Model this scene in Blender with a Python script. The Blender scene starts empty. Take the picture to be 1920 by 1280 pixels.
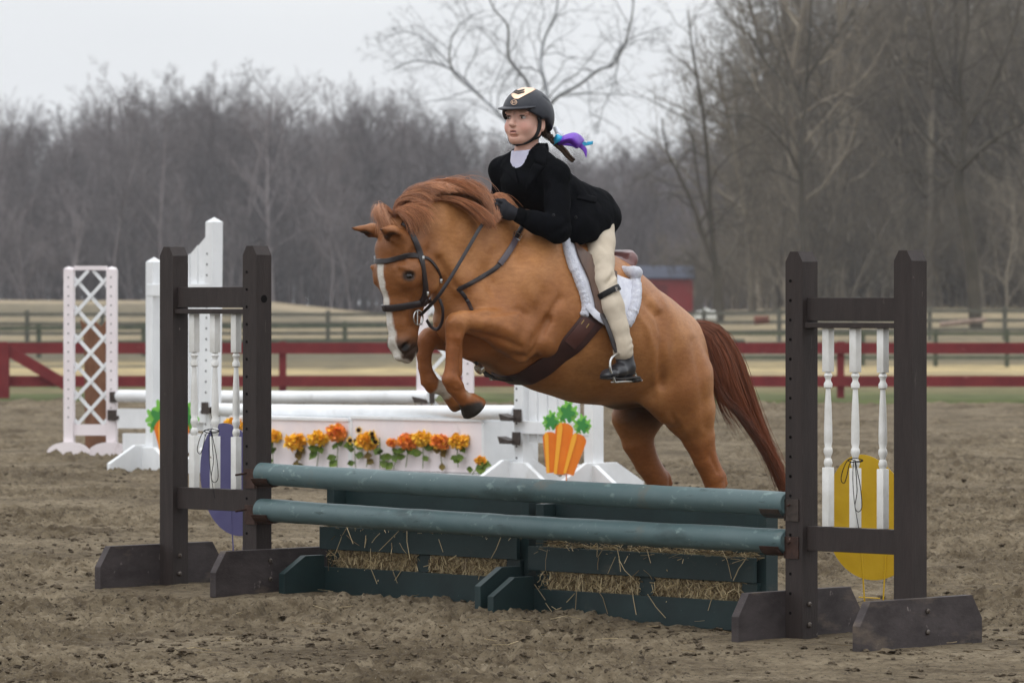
import bpy, bmesh, math, random
import numpy as np
from mathutils import Vector, Matrix
from mathutils.bvhtree import BVHTree

# ------------------------------------------------------------------ camera, world, sun
F = 8900.0            # focal length in pixels of the 1920 px wide photograph
CAMZ = 1.305
HZ = 570.0            # image row of the horizon
scn = bpy.context.scene
COL = scn.collection
cd = bpy.data.cameras.new('camera'); cam = bpy.data.objects.new('camera', cd); COL.objects.link(cam)
cam.location = (0, 0, CAMZ); cam.rotation_euler = (math.radians(90), 0, 0)
cd.sensor_width = 36.0; cd.lens = F / 1920 * 36.0
cd.shift_y = -(640 - HZ) / 1920
cd.clip_start = 0.5; cd.clip_end = 3000
cd.dof.use_dof = True; cd.dof.focus_distance = 19.3; cd.dof.aperture_fstop = 8.5
scn.camera = cam
scn.view_settings.view_transform = 'Standard'; scn.view_settings.look = 'None'
scn.view_settings.gamma = 1.0; scn.view_settings.exposure = -0.14
scn.render.film_transparent = False
scn.cycles.use_denoising = True
scn.cycles.max_bounces = 6; scn.cycles.diffuse_bounces = 3; scn.cycles.glossy_bounces = 3
scn.cycles.transparent_max_bounces = 8
try: scn.cycles.denoiser = 'OPENIMAGEDENOISE'
except Exception: pass

SUN_EL, SUN_AZ = math.radians(66), math.radians(215)
w = bpy.data.worlds.new('World'); scn.world = w; w.use_nodes = True
nt = w.node_tree; nt.nodes.clear()
sky = nt.nodes.new('ShaderNodeTexSky'); sky.sky_type = 'NISHITA'; sky.sun_disc = False
sky.sun_elevation = SUN_EL; sky.sun_rotation = SUN_AZ; sky.dust_density = 4.0; sky.air_density = 1.0; sky.ozone_density = 1.0
sc_ = nt.nodes.new('ShaderNodeMixRGB'); sc_.blend_type = 'MULTIPLY'; sc_.inputs[0].default_value = 1.0
sc_.inputs[2].default_value = (0.10, 0.10, 0.10, 1)
tc = nt.nodes.new('ShaderNodeTexCoord')
mp = nt.nodes.new('ShaderNodeMapping'); mp.inputs['Scale'].default_value = (1.0, 1.0, 5.0)
cl = nt.nodes.new('ShaderNodeTexNoise'); cl.inputs['Scale'].default_value = 3.0; cl.inputs['Detail'].default_value = 3
cr = nt.nodes.new('ShaderNodeValToRGB')
cr.color_ramp.elements[0].position = 0.35; cr.color_ramp.elements[0].color = (0.92, 0.945, 0.975, 1)
cr.color_ramp.elements[1].position = 0.68; cr.color_ramp.elements[1].color = (1.05, 1.07, 1.09, 1)
mixc = nt.nodes.new('ShaderNodeMixRGB'); mixc.inputs[0].default_value = 0.93     # the overcast deck over the clear sky
bg = nt.nodes.new('ShaderNodeBackground'); bg.inputs['Strength'].default_value = 1.0
out = nt.nodes.new('ShaderNodeOutputWorld')
L = nt.links.new
L(sky.outputs[0], sc_.inputs[1]); L(tc.outputs['Generated'], mp.inputs[0]); L(mp.outputs[0], cl.inputs[0])
L(cl.outputs[0], cr.inputs[0]); L(sc_.outputs[0], mixc.inputs[1]); L(cr.outputs[0], mixc.inputs[2])
sx = nt.nodes.new('ShaderNodeSeparateXYZ'); zr = nt.nodes.new('ShaderNodeMapRange'); zr.inputs[1].default_value = .10; zr.inputs[2].default_value = .9; zr.inputs[3].default_value = 1.06; zr.inputs[4].default_value = 2.1
L(tc.outputs['Generated'], sx.inputs[0]); L(sx.outputs[2], zr.inputs[0]); L(zr.outputs[0], bg.inputs['Strength'])
L(mixc.outputs[0], bg.inputs[0]); L(bg.outputs[0], out.inputs[0])
sd = bpy.data.lights.new('sun', 'SUN'); sd.energy = 0.5; sd.angle = math.radians(35); sd.color = (1.0, 0.975, 0.94)
sun = bpy.data.objects.new('sun', sd); COL.objects.link(sun)
# direction towards the sun: from behind the camera, a little to the right, high
sv = Vector((math.sin(SUN_AZ) * math.cos(SUN_EL), math.cos(SUN_AZ) * math.cos(SUN_EL), math.sin(SUN_EL)))
sun.rotation_euler = sv.to_track_quat('Z', 'Y').to_euler(); sun.location = sv * 60

# ------------------------------------------------------------------ helpers
def W(px, py, Y):
    """a point of the photograph (1920 px wide) at depth Y"""
    return Vector(((px - 960) * Y / F, Y, CAMZ - (py - HZ) * Y / F))
def srgb(r, g, b):
    f = lambda c: (c / 255 / 12.92) if c <= 10 else ((c / 255 + 0.055) / 1.055) ** 2.4
    return (f(r), f(g), f(b), 1.0)
def nrm(v):
    v = np.asarray(v, float); return v / (np.linalg.norm(v) + 1e-12)
def tag(o, label=None, cat=None, group=None, kind=None):
    if label: o['label'] = label
    if cat: o['category'] = cat
    if group: o['group'] = group
    if kind: o['kind'] = kind
    return o
def empty(name, loc=(0, 0, 0), rz=0.0, parent=None):
    o = bpy.data.objects.new(name, None); COL.objects.link(o)
    o.location = loc; o.rotation_euler = (0, 0, rz); o.empty_display_size = 0.2
    if parent: o.parent = parent
    return o
def obj(name, me, parent=None, keep=False):
    o = bpy.data.objects.new(name, me); COL.objects.link(o)
    if parent is not None:
        o.parent = parent
        if keep:      # mesh given in world coordinates, parent has a transform
            o.matrix_parent_inverse = parent_world(parent).inverted()
    return o
def parent_world(p):
    m = Matrix.LocRotScale(p.location, p.rotation_euler, p.scale)
    if p.parent: m = parent_world(p.parent) @ p.matrix_parent_inverse @ m
    return m
def mesh_np(name, V, Fc, mats=(), smooth=False, midx=None):
    """V (n,3); Fc: list of arrays, each (m,k) of equal sided faces, or one array"""
    V = np.asarray(V, np.float32)
    if isinstance(Fc, np.ndarray): Fc = [Fc]
    Fc = [np.asarray(f, np.int32) for f in Fc if len(f)]
    me = bpy.data.meshes.new(name)
    me.vertices.add(len(V)); me.vertices.foreach_set('co', V.ravel())
    tot = np.concatenate([np.full(len(f), f.shape[1], np.int32) for f in Fc])
    idx = np.concatenate([f.ravel() for f in Fc])
    me.loops.add(len(idx)); me.loops.foreach_set('vertex_index', idx)
    me.polygons.add(len(tot))
    st = np.zeros(len(tot), np.int32); st[1:] = np.cumsum(tot)[:-1]
    me.polygons.foreach_set('loop_start', st)
    if midx is not None: me.polygons.foreach_set('material_index', np.asarray(midx, np.int32))
    me.update(calc_edges=True); me.validate()
    me.polygons.foreach_set('use_smooth', np.full(len(me.polygons), bool(smooth)))
    for m in (mats if isinstance(mats, (list, tuple)) else [mats]): me.materials.append(m)
    return me

class MB:
    """collects shapes into one mesh"""
    def __init__(s): s.V = []; s.F = {}; s.n = 0; s.M = {}
    def add(s, V, Fs, mi=0):
        V = np.asarray(V, float).reshape(-1, 3)
        for f in Fs:
            k = len(f); s.F.setdefault(k, []).append([i + s.n for i in f]); s.M.setdefault(k, []).append(mi)
        s.V.append(V); s.n += len(V)
    def box(s, c, size, ax=None, mi=0, bev=0.0):
        """c centre, size full lengths along the axes ax (3 unit vectors)"""
        A = np.eye(3) if ax is None else np.array([nrm(a) for a in ax])
        h = np.array(size) / 2
        if bev <= 0:
            P = [(x, y, z) for x in (-1, 1) for y in (-1, 1) for z in (-1, 1)]
            V = np.array([np.array(c) + (np.array(p) * h) @ A for p in P])
            s.add(V, [(0, 1, 3, 2), (4, 6, 7, 5), (0, 4, 5, 1), (2, 3, 7, 6), (0, 2, 6, 4), (1, 5, 7, 3)], mi)
        else:
            bm = bmesh.new(); bmesh.ops.create_cube(bm, size=2)
            for v in bm.verts: v.co = Vector([v.co[i] * h[i] for i in range(3)])
            bmesh.ops.bevel(bm, geom=list(bm.edges), offset=min(bev, min(h) * 0.8), segments=2, affect='EDGES', profile=0.5)
            V = np.array([np.array(c) + np.array(v.co) @ A for v in bm.verts])
            s.add(V, [[v.index for v in f.verts] for f in bm.faces], mi); bm.free()
    def prism(s, poly, o, ax_u, ax_v, ax_t, th, mi=0):
        """polygon (u,v) in the plane o, ax_u, ax_v, extruded by th along ax_t (centred)"""
        o, U, Vv, T = map(lambda a: np.array(a, float), (o, ax_u, ax_v, ax_t))
        n = len(poly)
        a = [o + U * p[0] + Vv * p[1] - T * th / 2 for p in poly]; b = [q + T * th for q in a]
        Fs = [list(range(n))[::-1], list(range(n, 2 * n))] + [[i, (i + 1) % n, n + (i + 1) % n, n + i] for i in range(n)]
        s.add(a + b, Fs, mi)
    def tube(s, pts, r, n=8, cap=True, mi=0, flat=1.0, up=None):
        V, Fq, Fc = tube_np(pts, r, n, flat, up)
        s.add(V, [list(f) for f in Fq] + ([list(c) for c in Fc] if cap else []), mi)
    def lathe(s, prof, o, axis=(0, 0, 1), n=16, mi=0):
        """profile [(h, r)] along axis from o"""
        a = nrm(axis); o = np.array(o, float)
        pts = [o + a * h for h, r in prof]; s.tube(pts, [max(r, 1e-4) for h, r in prof], n, True, mi)
    def build(s, name, mats, parent=None, smooth=False, keep=False):
        V = np.concatenate(s.V); Fs = []; mi = []
        for k in s.F: Fs.append(np.array(s.F[k])); mi += s.M[k]
        me = mesh_np(name, V, Fs, mats, smooth, mi)
        fix_normals(me)
        if smooth: 
            try: me.set_sharp_from_angle(angle=math.radians(40))
            except Exception: pass
        return obj(name, me, parent, keep)
def fix_normals(me):
    bm = bmesh.new(); bm.from_mesh(me); bmesh.ops.recalc_face_normals(bm, faces=bm.faces); bm.to_mesh(me); bm.free()

def frames(P, up=None):
    P = np.asarray(P, float); T = np.gradient(P, axis=0); T /= (np.linalg.norm(T, axis=1)[:, None] + 1e-12)
    N = np.zeros_like(P)
    u = np.array(up if up is not None else (0, 0, 1.0), float)
    if up is None and abs(T[0] @ u) > 0.95: u = np.array((1.0, 0, 0))
    n = u
    for i in range(len(P)):
        base = u if up is not None else n
        n = base - T[i] * (base @ T[i]); 
        if np.linalg.norm(n) < 1e-6: n = np.array((1.0, 0.01, 0)) - T[i] * T[i][0]
        n = n / np.linalg.norm(n); N[i] = n
    return T, N, np.cross(T, N)
def tube_np(pts, r, n=8, flat=1.0, up=None):
    P = np.asarray([tuple(p) for p in pts], float); m = len(P)
    r = np.full(m, r) if np.isscalar(r) else np.asarray(r, float)
    T, N, B = frames(P, up)
    a = np.linspace(0, 2 * np.pi, n, endpoint=False) + (np.pi / n)
    V = P[:, None] + (N[:, None] * np.cos(a)[None, :, None] * flat + B[:, None] * np.sin(a)[None, :, None]) * r[:, None, None]
    i = np.arange(m - 1)[:, None] * n; j = np.arange(n)[None]
    q = np.stack([i + j, i + (j + 1) % n, i + n + (j + 1) % n, i + n + j], -1).reshape(-1, 4)
    return V.reshape(-1, 3), q, [list(range(n))[::-1], list(range((m - 1) * n, m * n))]
def bez(P, n=8, closed=False):
    """Catmull-Rom through points"""
    P = [np.array(tuple(p), float) for p in P]
    if len(P) == 2: return [P[0] + (P[1] - P[0]) * t for t in np.linspace(0, 1, n + 1)]
    Q = [2 * P[0] - P[1]] + P + [2 * P[-1] - P[-2]]
    if closed: Q = [P[-1]] + P + [P[0], P[1]]
    out = []
    for i in range(1, len(Q) - 2):
        a, b, c, d = Q[i - 1:i + 3]
        for t in np.arange(n) / n:
            out.append(0.5 * ((2 * b) + (-a + c) * t + (2 * a - 5 * b + 4 * c - d) * t * t + (-a + 3 * b - 3 * c + d) * t ** 3))
    out.append(Q[-2]); return out

# ------------------------------------------------------------------ materials
def mat(name, col, rough=0.6, spec=0.4, metal=0.0, col2=None, nscale=8.0, ndetail=4, ncontrast=(0.35, 0.65), stretch=(1, 1, 1),
        bump=0.0, bscale=40.0, bdist=0.01, sheen=0.0, coat=0.0, attr=None, spots=None, dirt=None):
    m = bpy.data.materials.new(name); m.use_nodes = True; t = m.node_tree; N = t.nodes; P = N['Principled BSDF']
    P.inputs['Roughness'].default_value = rough; P.inputs['Metallic'].default_value = metal
    P.inputs['Specular IOR Level'].default_value = spec
    if sheen: P.inputs['Sheen Weight'].default_value = sheen; P.inputs['Sheen Roughness'].default_value = 0.4
    if coat: P.inputs['Coat Weight'].default_value = coat; P.inputs['Coat Roughness'].default_value = 0.15
    lk = t.links.new
    tcn = N.new('ShaderNodeTexCoord'); mpn = N.new('ShaderNodeMapping'); mpn.inputs['Scale'].default_value = stretch
    lk(tcn.outputs['Object'], mpn.inputs[0])
    if attr:
        a = N.new('ShaderNodeVertexColor'); a.layer_name = attr; base = a.outputs[0]
    else:
        a = N.new('ShaderNodeRGB'); a.outputs[0].default_value = tuple(col)[:3] + (1,); base = a.outputs[0]
    if col2 is not None:
        n = N.new('ShaderNodeTexNoise'); n.inputs['Scale'].default_value = nscale; n.inputs['Detail'].default_value = ndetail
        n.inputs['Roughness'].default_value = 0.65
        lk(mpn.outputs[0], n.inputs[0])
        r = N.new('ShaderNodeMapRange'); r.inputs[1].default_value = ncontrast[0]; r.inputs[2].default_value = ncontrast[1]; lk(n.outputs[0], r.inputs[0])
        mx = N.new('ShaderNodeMixRGB'); lk(r.outputs[0], mx.inputs[0]); lk(base, mx.inputs[1])
        if attr: mx.blend_type = 'MULTIPLY'
        mx.inputs[2].default_value = tuple(col2)[:3] + (1,); base = mx.outputs[0]
    for sp in (spots or []):      # small marks: (colour, scale, threshold, softness, stretch)
        c, s_, th, so, st = sp
        mp2 = N.new('ShaderNodeMapping'); mp2.inputs['Scale'].default_value = st; lk(tcn.outputs['Object'], mp2.inputs[0])
        n = N.new('ShaderNodeTexNoise'); n.inputs['Scale'].default_value = s_; n.inputs['Detail'].default_value = 5; n.inputs['Roughness'].default_value = 0.6
        lk(mp2.outputs[0], n.inputs[0])
        r = N.new('ShaderNodeMapRange'); r.inputs[1].default_value = th; r.inputs[2].default_value = th + so; lk(n.outputs[0], r.inputs[0])
        mx = N.new('ShaderNodeMixRGB'); lk(r.outputs[0], mx.inputs[0]); lk(base, mx.inputs[1]); mx.inputs[2].default_value = tuple(c)[:3] + (1,); base = mx.outputs[0]
    lk(base, P.inputs['Base Color'])
    if bump:
        n = N.new('ShaderNodeTexNoise'); n.inputs['Scale'].default_value = bscale; n.inputs['Detail'].default_value = 5; lk(mpn.outputs[0], n.inputs[0])
        b = N.new('ShaderNodeBump'); b.inputs['Strength'].default_value = bump; b.inputs['Distance'].default_value = bdist
        lk(n.outputs[0], b.inputs['Height']); lk(b.outputs[0], P.inputs['Normal'])
    return m

# ------------------------------------------------------------------ noise in numpy
def _hash(ix, iy, seed):
    h = (ix.astype(np.int64) * 374761393 + iy.astype(np.int64) * 668265263 + seed * 1442695041) & 0xffffffff
    h = ((h ^ (h >> 13)) * 1274126177) & 0xffffffff
    return ((h ^ (h >> 16)) & 0xffffff) / float(0xffffff)
def vnoise(x, y, seed=0):
    ix, iy = np.floor(x), np.floor(y); fx, fy = x - ix, y - iy
    fx = fx * fx * fx * (fx * (fx * 6 - 15) + 10); fy = fy * fy * fy * (fy * (fy * 6 - 15) + 10)
    a, b, c, d = _hash(ix, iy, seed), _hash(ix + 1, iy, seed), _hash(ix, iy + 1, seed), _hash(ix + 1, iy + 1, seed)
    return (a + (b - a) * fx) + ((c + (d - c) * fx) - (a + (b - a) * fx)) * fy
def fbm(x, y, oct=4, seed=0, gain=0.5):
    v = 0; amp = 1; tot = 0
    for o in range(oct):
        v = v + amp * vnoise(x * 2 ** o + 17.3 * o, y * 2 ** o - 9.1 * o, seed + o); tot += amp; amp *= gain
    return v / tot
_gy = [0, 18.58, 21, 26, 33, 39, 60, 74, 100, 143, 165, 200, 260, 350, 420, 700]
_gz = [0, 0, .05, .08, .10, .08, -.05, -.21, -.45, -.60, -.40, .15, .35, .55, .70, .8]
def gz(x, y):
    """height of the ground"""
    x = np.asarray(x, float); y = np.asarray(y, float)
    z = np.interp(y, _gy, _gz)
    z = z + 0.75 * np.clip((x - 0.02 * y) / 12.0, 0, 1) * np.clip((y - 170) / 35.0, 0, 1) * np.clip((330 - y) / 60, 0, 1)
    z = z + 1.0 * np.clip((-x - 8) / 8.0, 0, 1) * np.clip((y - 190) / 60.0, 0, 1) * np.clip((400 - y) / 100, 0, 1)
    return z
def G(x, y): return float(gz(x, y))

# ------------------------------------------------------------------ signed distance modelling
class Field:
    def __init__(s, lo, hi, h):
        s.lo = np.array(lo, float); s.h = h; s.n = np.ceil((np.array(hi) - s.lo) / h).astype(int) + 1
        s.D = np.full(s.n, 0.5, np.float32)
    def sub(s, lo, hi, pad):
        a = np.clip(np.floor((np.array(lo) - pad - s.lo) / s.h).astype(int), 0, s.n - 1)
        b = np.clip(np.ceil((np.array(hi) + pad - s.lo) / s.h).astype(int) + 1, 1, s.n)
        if np.any(b <= a): return None
        g = [s.lo[i] + np.arange(a[i], b[i]) * s.h for i in range(3)]
        X, Y, Z = np.meshgrid(*g, indexing='ij'); 
        return (slice(a[0], b[0]), slice(a[1], b[1]), slice(a[2], b[2])), np.stack([X, Y, Z], -1)
    def merge(s, sl, d, k, op):
        o = s.D[sl]; d = d.astype(np.float32)
        if op == 'add':
            hh = np.clip(k - np.abs(o - d), 0, None) / k
            s.D[sl] = np.minimum(o, d) - hh * hh * k * 0.25
        else:
            d = -d; hh = np.clip(k - np.abs(o - d), 0, None) / k
            s.D[sl] = np.maximum(o, d) + hh * hh * k * 0.25
    def cone(s, p0, p1, r0, r1, w=None, k=0.03, op='add', cap=None):
        """p0->p1; r0, r1 either scalars or (rv, rw): rw along the axis w, rv across it"""
        p0, p1 = np.array(tuple(p0), float), np.array(tuple(p1), float)
        r0 = (r0, r0) if np.isscalar(r0) else r0; r1 = (r1, r1) if np.isscalar(r1) else r1
        R = max(max(r0), max(r1)); sub = s.sub(np.minimum(p0, p1) - R, np.maximum(p0, p1) + R, k + 3 * s.h)
        if sub is None: return
        sl, P = sub; ax = p1 - p0; Ln = np.linalg.norm(ax) + 1e-9; ax = ax / Ln
        w = np.array((0, 1.0, 0) if w is None else tuple(w), float); w = w - ax * (w @ ax)
        if np.linalg.norm(w) < 1e-4: w = np.cross(ax, (0.3, 0.9, 0.1))
        w = nrm(w); v = np.cross(ax, w)
        Q = P - p0; e = Q @ ax; t = np.clip(e / Ln, 0, 1); e = e - t * Ln
        qv, qw = Q @ v, Q @ w
        rv = r0[0] + (r1[0] - r0[0]) * t; rw = r0[1] + (r1[1] - r0[1]) * t
        rc = np.minimum(rv, rw) if cap is None else cap
        k0 = np.sqrt((e / rc) ** 2 + (qv / rv) ** 2 + (qw / rw) ** 2)
        k1 = np.sqrt((e / rc ** 2) ** 2 + (qv / rv ** 2) ** 2 + (qw / rw ** 2) ** 2)
        d = np.where(k0 < 0.05, -np.minimum(rv, rw), k0 * (k0 - 1) / np.maximum(k1, 1e-6))
        s.merge(sl, d, k, op)
    def chain(s, st, w=None, k=0.03, cap=None):
        for (p0, r0), (p1, r1) in zip(st[:-1], st[1:]): s.cone(p0, p1, r0, r1, w, k, 'add', cap)
    def ell(s, c, r, A=None, k=0.03, op='add'):
        """ellipsoid radii r along the rows of A"""
        c = np.array(tuple(c), float); r = np.array(r, float); A = np.eye(3) if A is None else np.array([nrm(a) for a in A])
        R = max(r); sub = s.sub(c - R, c + R, k + 3 * s.h)
        if sub is None: return
        sl, P = sub; q = (P - c) @ A.T
        k0 = np.sqrt(((q / r) ** 2).sum(-1)); k1 = np.sqrt(((q / r ** 2) ** 2).sum(-1))
        s.merge(sl, np.where(k0 < 0.05, -min(r), k0 * (k0 - 1) / np.maximum(k1, 1e-6)), k, op)
    def plane(s, p, n, k=0.005):
        """keeps what lies behind the plane"""
        g = [s.lo[i] + np.arange(s.n[i]) * s.h for i in range(3)]; n = nrm(tuple(n)); p = np.array(tuple(p))
        d = (g[0] - p[0])[:, None, None] * n[0] + (g[1] - p[1])[None, :, None] * n[1] + (g[2] - p[2])[None, None, :] * n[2]
        s.merge((slice(None),) * 3, -d, k, 'sub')
    def mesh(s, smooth=2):
        D = s.D; n = D.shape; I = D < 0
        # active cells
        c = np.zeros((n[0] - 1, n[1] - 1, n[2] - 1), np.int8)
        for dx in (0, 1):
            for dy in (0, 1):
                for dz in (0, 1): c += I[dx:n[0] - 1 + dx, dy:n[1] - 1 + dy, dz:n[2] - 1 + dz]
        act = np.argwhere((c > 0) & (c < 8)); idx = np.full(c.shape, -1, np.int64); idx[act[:, 0], act[:, 1], act[:, 2]] = np.arange(len(act))
        acc = np.zeros((len(act), 3)); cnt = np.zeros(len(act))
        cs = [(a, b, d) for a in (0, 1) for b in (0, 1) for d in (0, 1)]
        for a in cs:
            for ax in range(3):
                if a[ax]: continue
                b = list(a); b[ax] = 1
                va = D[act[:, 0] + a[0], act[:, 1] + a[1], act[:, 2] + a[2]]; vb = D[act[:, 0] + b[0], act[:, 1] + b[1], act[:, 2] + b[2]]
                m = (va < 0) != (vb < 0); t = va[m] / (va[m] - vb[m])
                p = np.tile(np.array(a, float), (m.sum(), 1)); p[:, ax] += t
                acc[m] += p; cnt[m] += 1
        V = s.lo + (act + acc / cnt[:, None]) * s.h
        Fq = []
        for ax in range(3):
            o1, o2 = (ax + 1) % 3, (ax + 2) % 3
            sa = [slice(None)] * 3; sb = [slice(None)] * 3; sa[ax] = slice(0, -1); sb[ax] = slice(1, None)
            m = I[tuple(sa)] != I[tuple(sb)]; e = np.argwhere(m)
            e = e[(e[:, o1] > 0) & (e[:, o2] > 0) & (e[:, o1] < n[o1] - 1) & (e[:, o2] < n[o2] - 1)]
            inside = I[e[:, 0], e[:, 1], e[:, 2]]
            def cell(d1, d2):
                q = e.copy(); q[:, o1] -= d1; q[:, o2] -= d2; return idx[q[:, 0], q[:, 1], q[:, 2]]
            f = np.stack([cell(1, 1), cell(0, 1), cell(0, 0), cell(1, 0)], 1)
            f[~inside] = f[~inside][:, ::-1]; Fq.append(f)
        Fq = np.concatenate(Fq); Fq = Fq[(Fq >= 0).all(1)]
        E = np.concatenate([Fq[:, [0, 1]], Fq[:, [1, 2]], Fq[:, [2, 3]], Fq[:, [3, 0]]])
        for it in range(smooth):
            S = np.zeros_like(V); C = np.zeros(len(V))
            for k in range(3): S[:, k] = np.bincount(E[:, 0], V[E[:, 1], k], len(V)) + np.bincount(E[:, 1], V[E[:, 0], k], len(V))
            C = np.bincount(E[:, 0], minlength=len(V)) + np.bincount(E[:, 1], minlength=len(V))
            lam = 0.5 if it % 2 == 0 else -0.45
            V = V + lam * (S / np.maximum(C, 1)[:, None] - V)
        return V, Fq
def vcol(me, name, C):
    a = me.color_attributes.new(name, 'FLOAT_COLOR', 'POINT')
    C = np.concatenate([C, np.ones((len(C), 1))], 1).astype(np.float32); a.data.foreach_set('color', C.ravel())
def sstep(a, b, x):
    t = np.clip((x - a) / (b - a), 0, 1); return t * t * (3 - 2 * t)

# ------------------------------------------------------------------ the horse's own frame
PHI = math.radians(40)
HF = Vector((-math.cos(PHI), -math.sin(PHI), 0))      # the way the horse goes
HL = Vector((math.sin(PHI), -math.cos(PHI), 0))       # its left side, towards the camera
HO = Vector((0.088, 19.6, 0))
def H(px, py, w=0.0):
    """world point w metres to the horse's left of its midplane that projects to (px,py)"""
    O = HO + HL * w; k = (px - 960) / F
    u = (k * O.y - O.x) / (HF.x - k * HF.y)
    p = O + HF * u
    return Vector((p.x, p.y, CAMZ - (py - HZ) * p.y / F))
# ================================================================== GROUND
def spaced(a, b, h0, g, lim):
    out = [a]; h = h0
    while out[-1] < b: out.append(out[-1] + h); h = min(h * g, lim)
    out[-1] = b; return out
def arena_noise(X, Y):
    # trampled, harrowed footing: clods and hoof holes a few centimetres across
    r1 = 1 - np.abs(2 * fbm(X * 5.5, Y * 5.5, 3, 11) - 1); r2 = 1 - np.abs(2 * fbm(X * 17, Y * 17, 2, 31) - 1)
    cl = sstep(.56, .80, fbm(X * 9, Y * 9, 3, 21)); ho = sstep(.60, .76, fbm(X * 3.2 + 3, Y * 3.2, 3, 51))
    patch = sstep(.40, .62, fbm(X * .9, Y * .55, 3, 71)) * .8 + .25
    z = (r1 - .75) * .026 + (r2 - .75) * .020 + cl * .017 - ho * .030 + (fbm(X * 30, Y * 30, 3, 61) - .5) * .044
    return z * patch + (fbm(X * .7, Y * .7, 3, 81) - .5) * .05, patch
def build_ground():
    xs = np.arange(-3.4, 3.4, .013); xr = np.array(spaced(3.4, 340, .02, 1.07, 12)); xs = np.concatenate([-xr[::-1], xs[1:], xr])
    ya = np.arange(15.2, 27, .020); yb = np.array(spaced(27, 71.5, .021, 1.006, .12)); yc = 15.2 - np.array(spaced(0, 60, .03, 1.2, 3))[::-1]
    ys = np.concatenate([yc[:-1], ya, yb])
    X, Y = np.meshgrid(xs, ys)
    n, patch = arena_noise(X, Y)
    near = np.clip((3.6 * (Y / 18 + .3) - np.abs(X)) / 2, 0, 1)
    edge = sstep(70.0, 71.4, Y + 1.2 * (fbm(X * .4, Y * .0, 3, 5) - .5))
    Z = gz(X, Y) + n * (.35 + .65 * near) * (1 + Y / 60.) + edge * .0
    # soil pushed up and swept level around the feet of the jumps
    rec = []
    for cx, cy in FOOT_SPOTS:
        d = np.hypot(X - cx, Y - cy); Z = Z - n * .75 * np.exp(-(d / .35) ** 2)
    Z = Z - .03 * sstep(70.9, 71.5, Y)
    nx, ny = len(xs), len(ys); i = np.arange(ny - 1)[:, None] * nx + np.arange(nx - 1)[None]
    q = np.stack([i, i + 1, i + nx + 1, i + nx], -1).reshape(-1, 4)
    me = mesh_np('arena_footing', np.stack([X, Y, Z], -1).reshape(-1, 3), q, [m_dirt], True)
    tag(obj('arena_ground', me), kind='structure')
    # the field behind
    xs = np.concatenate([-np.array(spaced(0, 420, .8, 1.03, 14))[::-1], np.array(spaced(0, 420, .8, 1.03, 14))[1:]])
    ys = np.array(spaced(69.6, 1500, .25, 1.02, 30)); X, Y = np.meshgrid(xs, ys)
    Z = gz(X, Y) + (fbm(X * .8, Y * .8, 4, 91) - .5) * .12 * np.clip((Y - 70) / 10, .2, 1) + .05 - .40 * sstep(71.0, 70.0, Y + .8 * (fbm(X * .5, Y * 0, 3, 5) - .5))
    Z = Z + (fbm(X * .05, Y * .05, 3, 92) - .5) * .5 * sstep(120, 300, Y)
    nx, ny = len(xs), len(ys); i = np.arange(ny - 1)[:, None] * nx + np.arange(nx - 1)[None]
    q = np.stack([i, i + 1, i + nx + 1, i + nx], -1).reshape(-1, 4)
    me = mesh_np('field', np.stack([X, Y, Z], -1).reshape(-1, 3), q, [m_field], True)
    tag(obj('field_ground', me), kind='structure')

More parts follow.
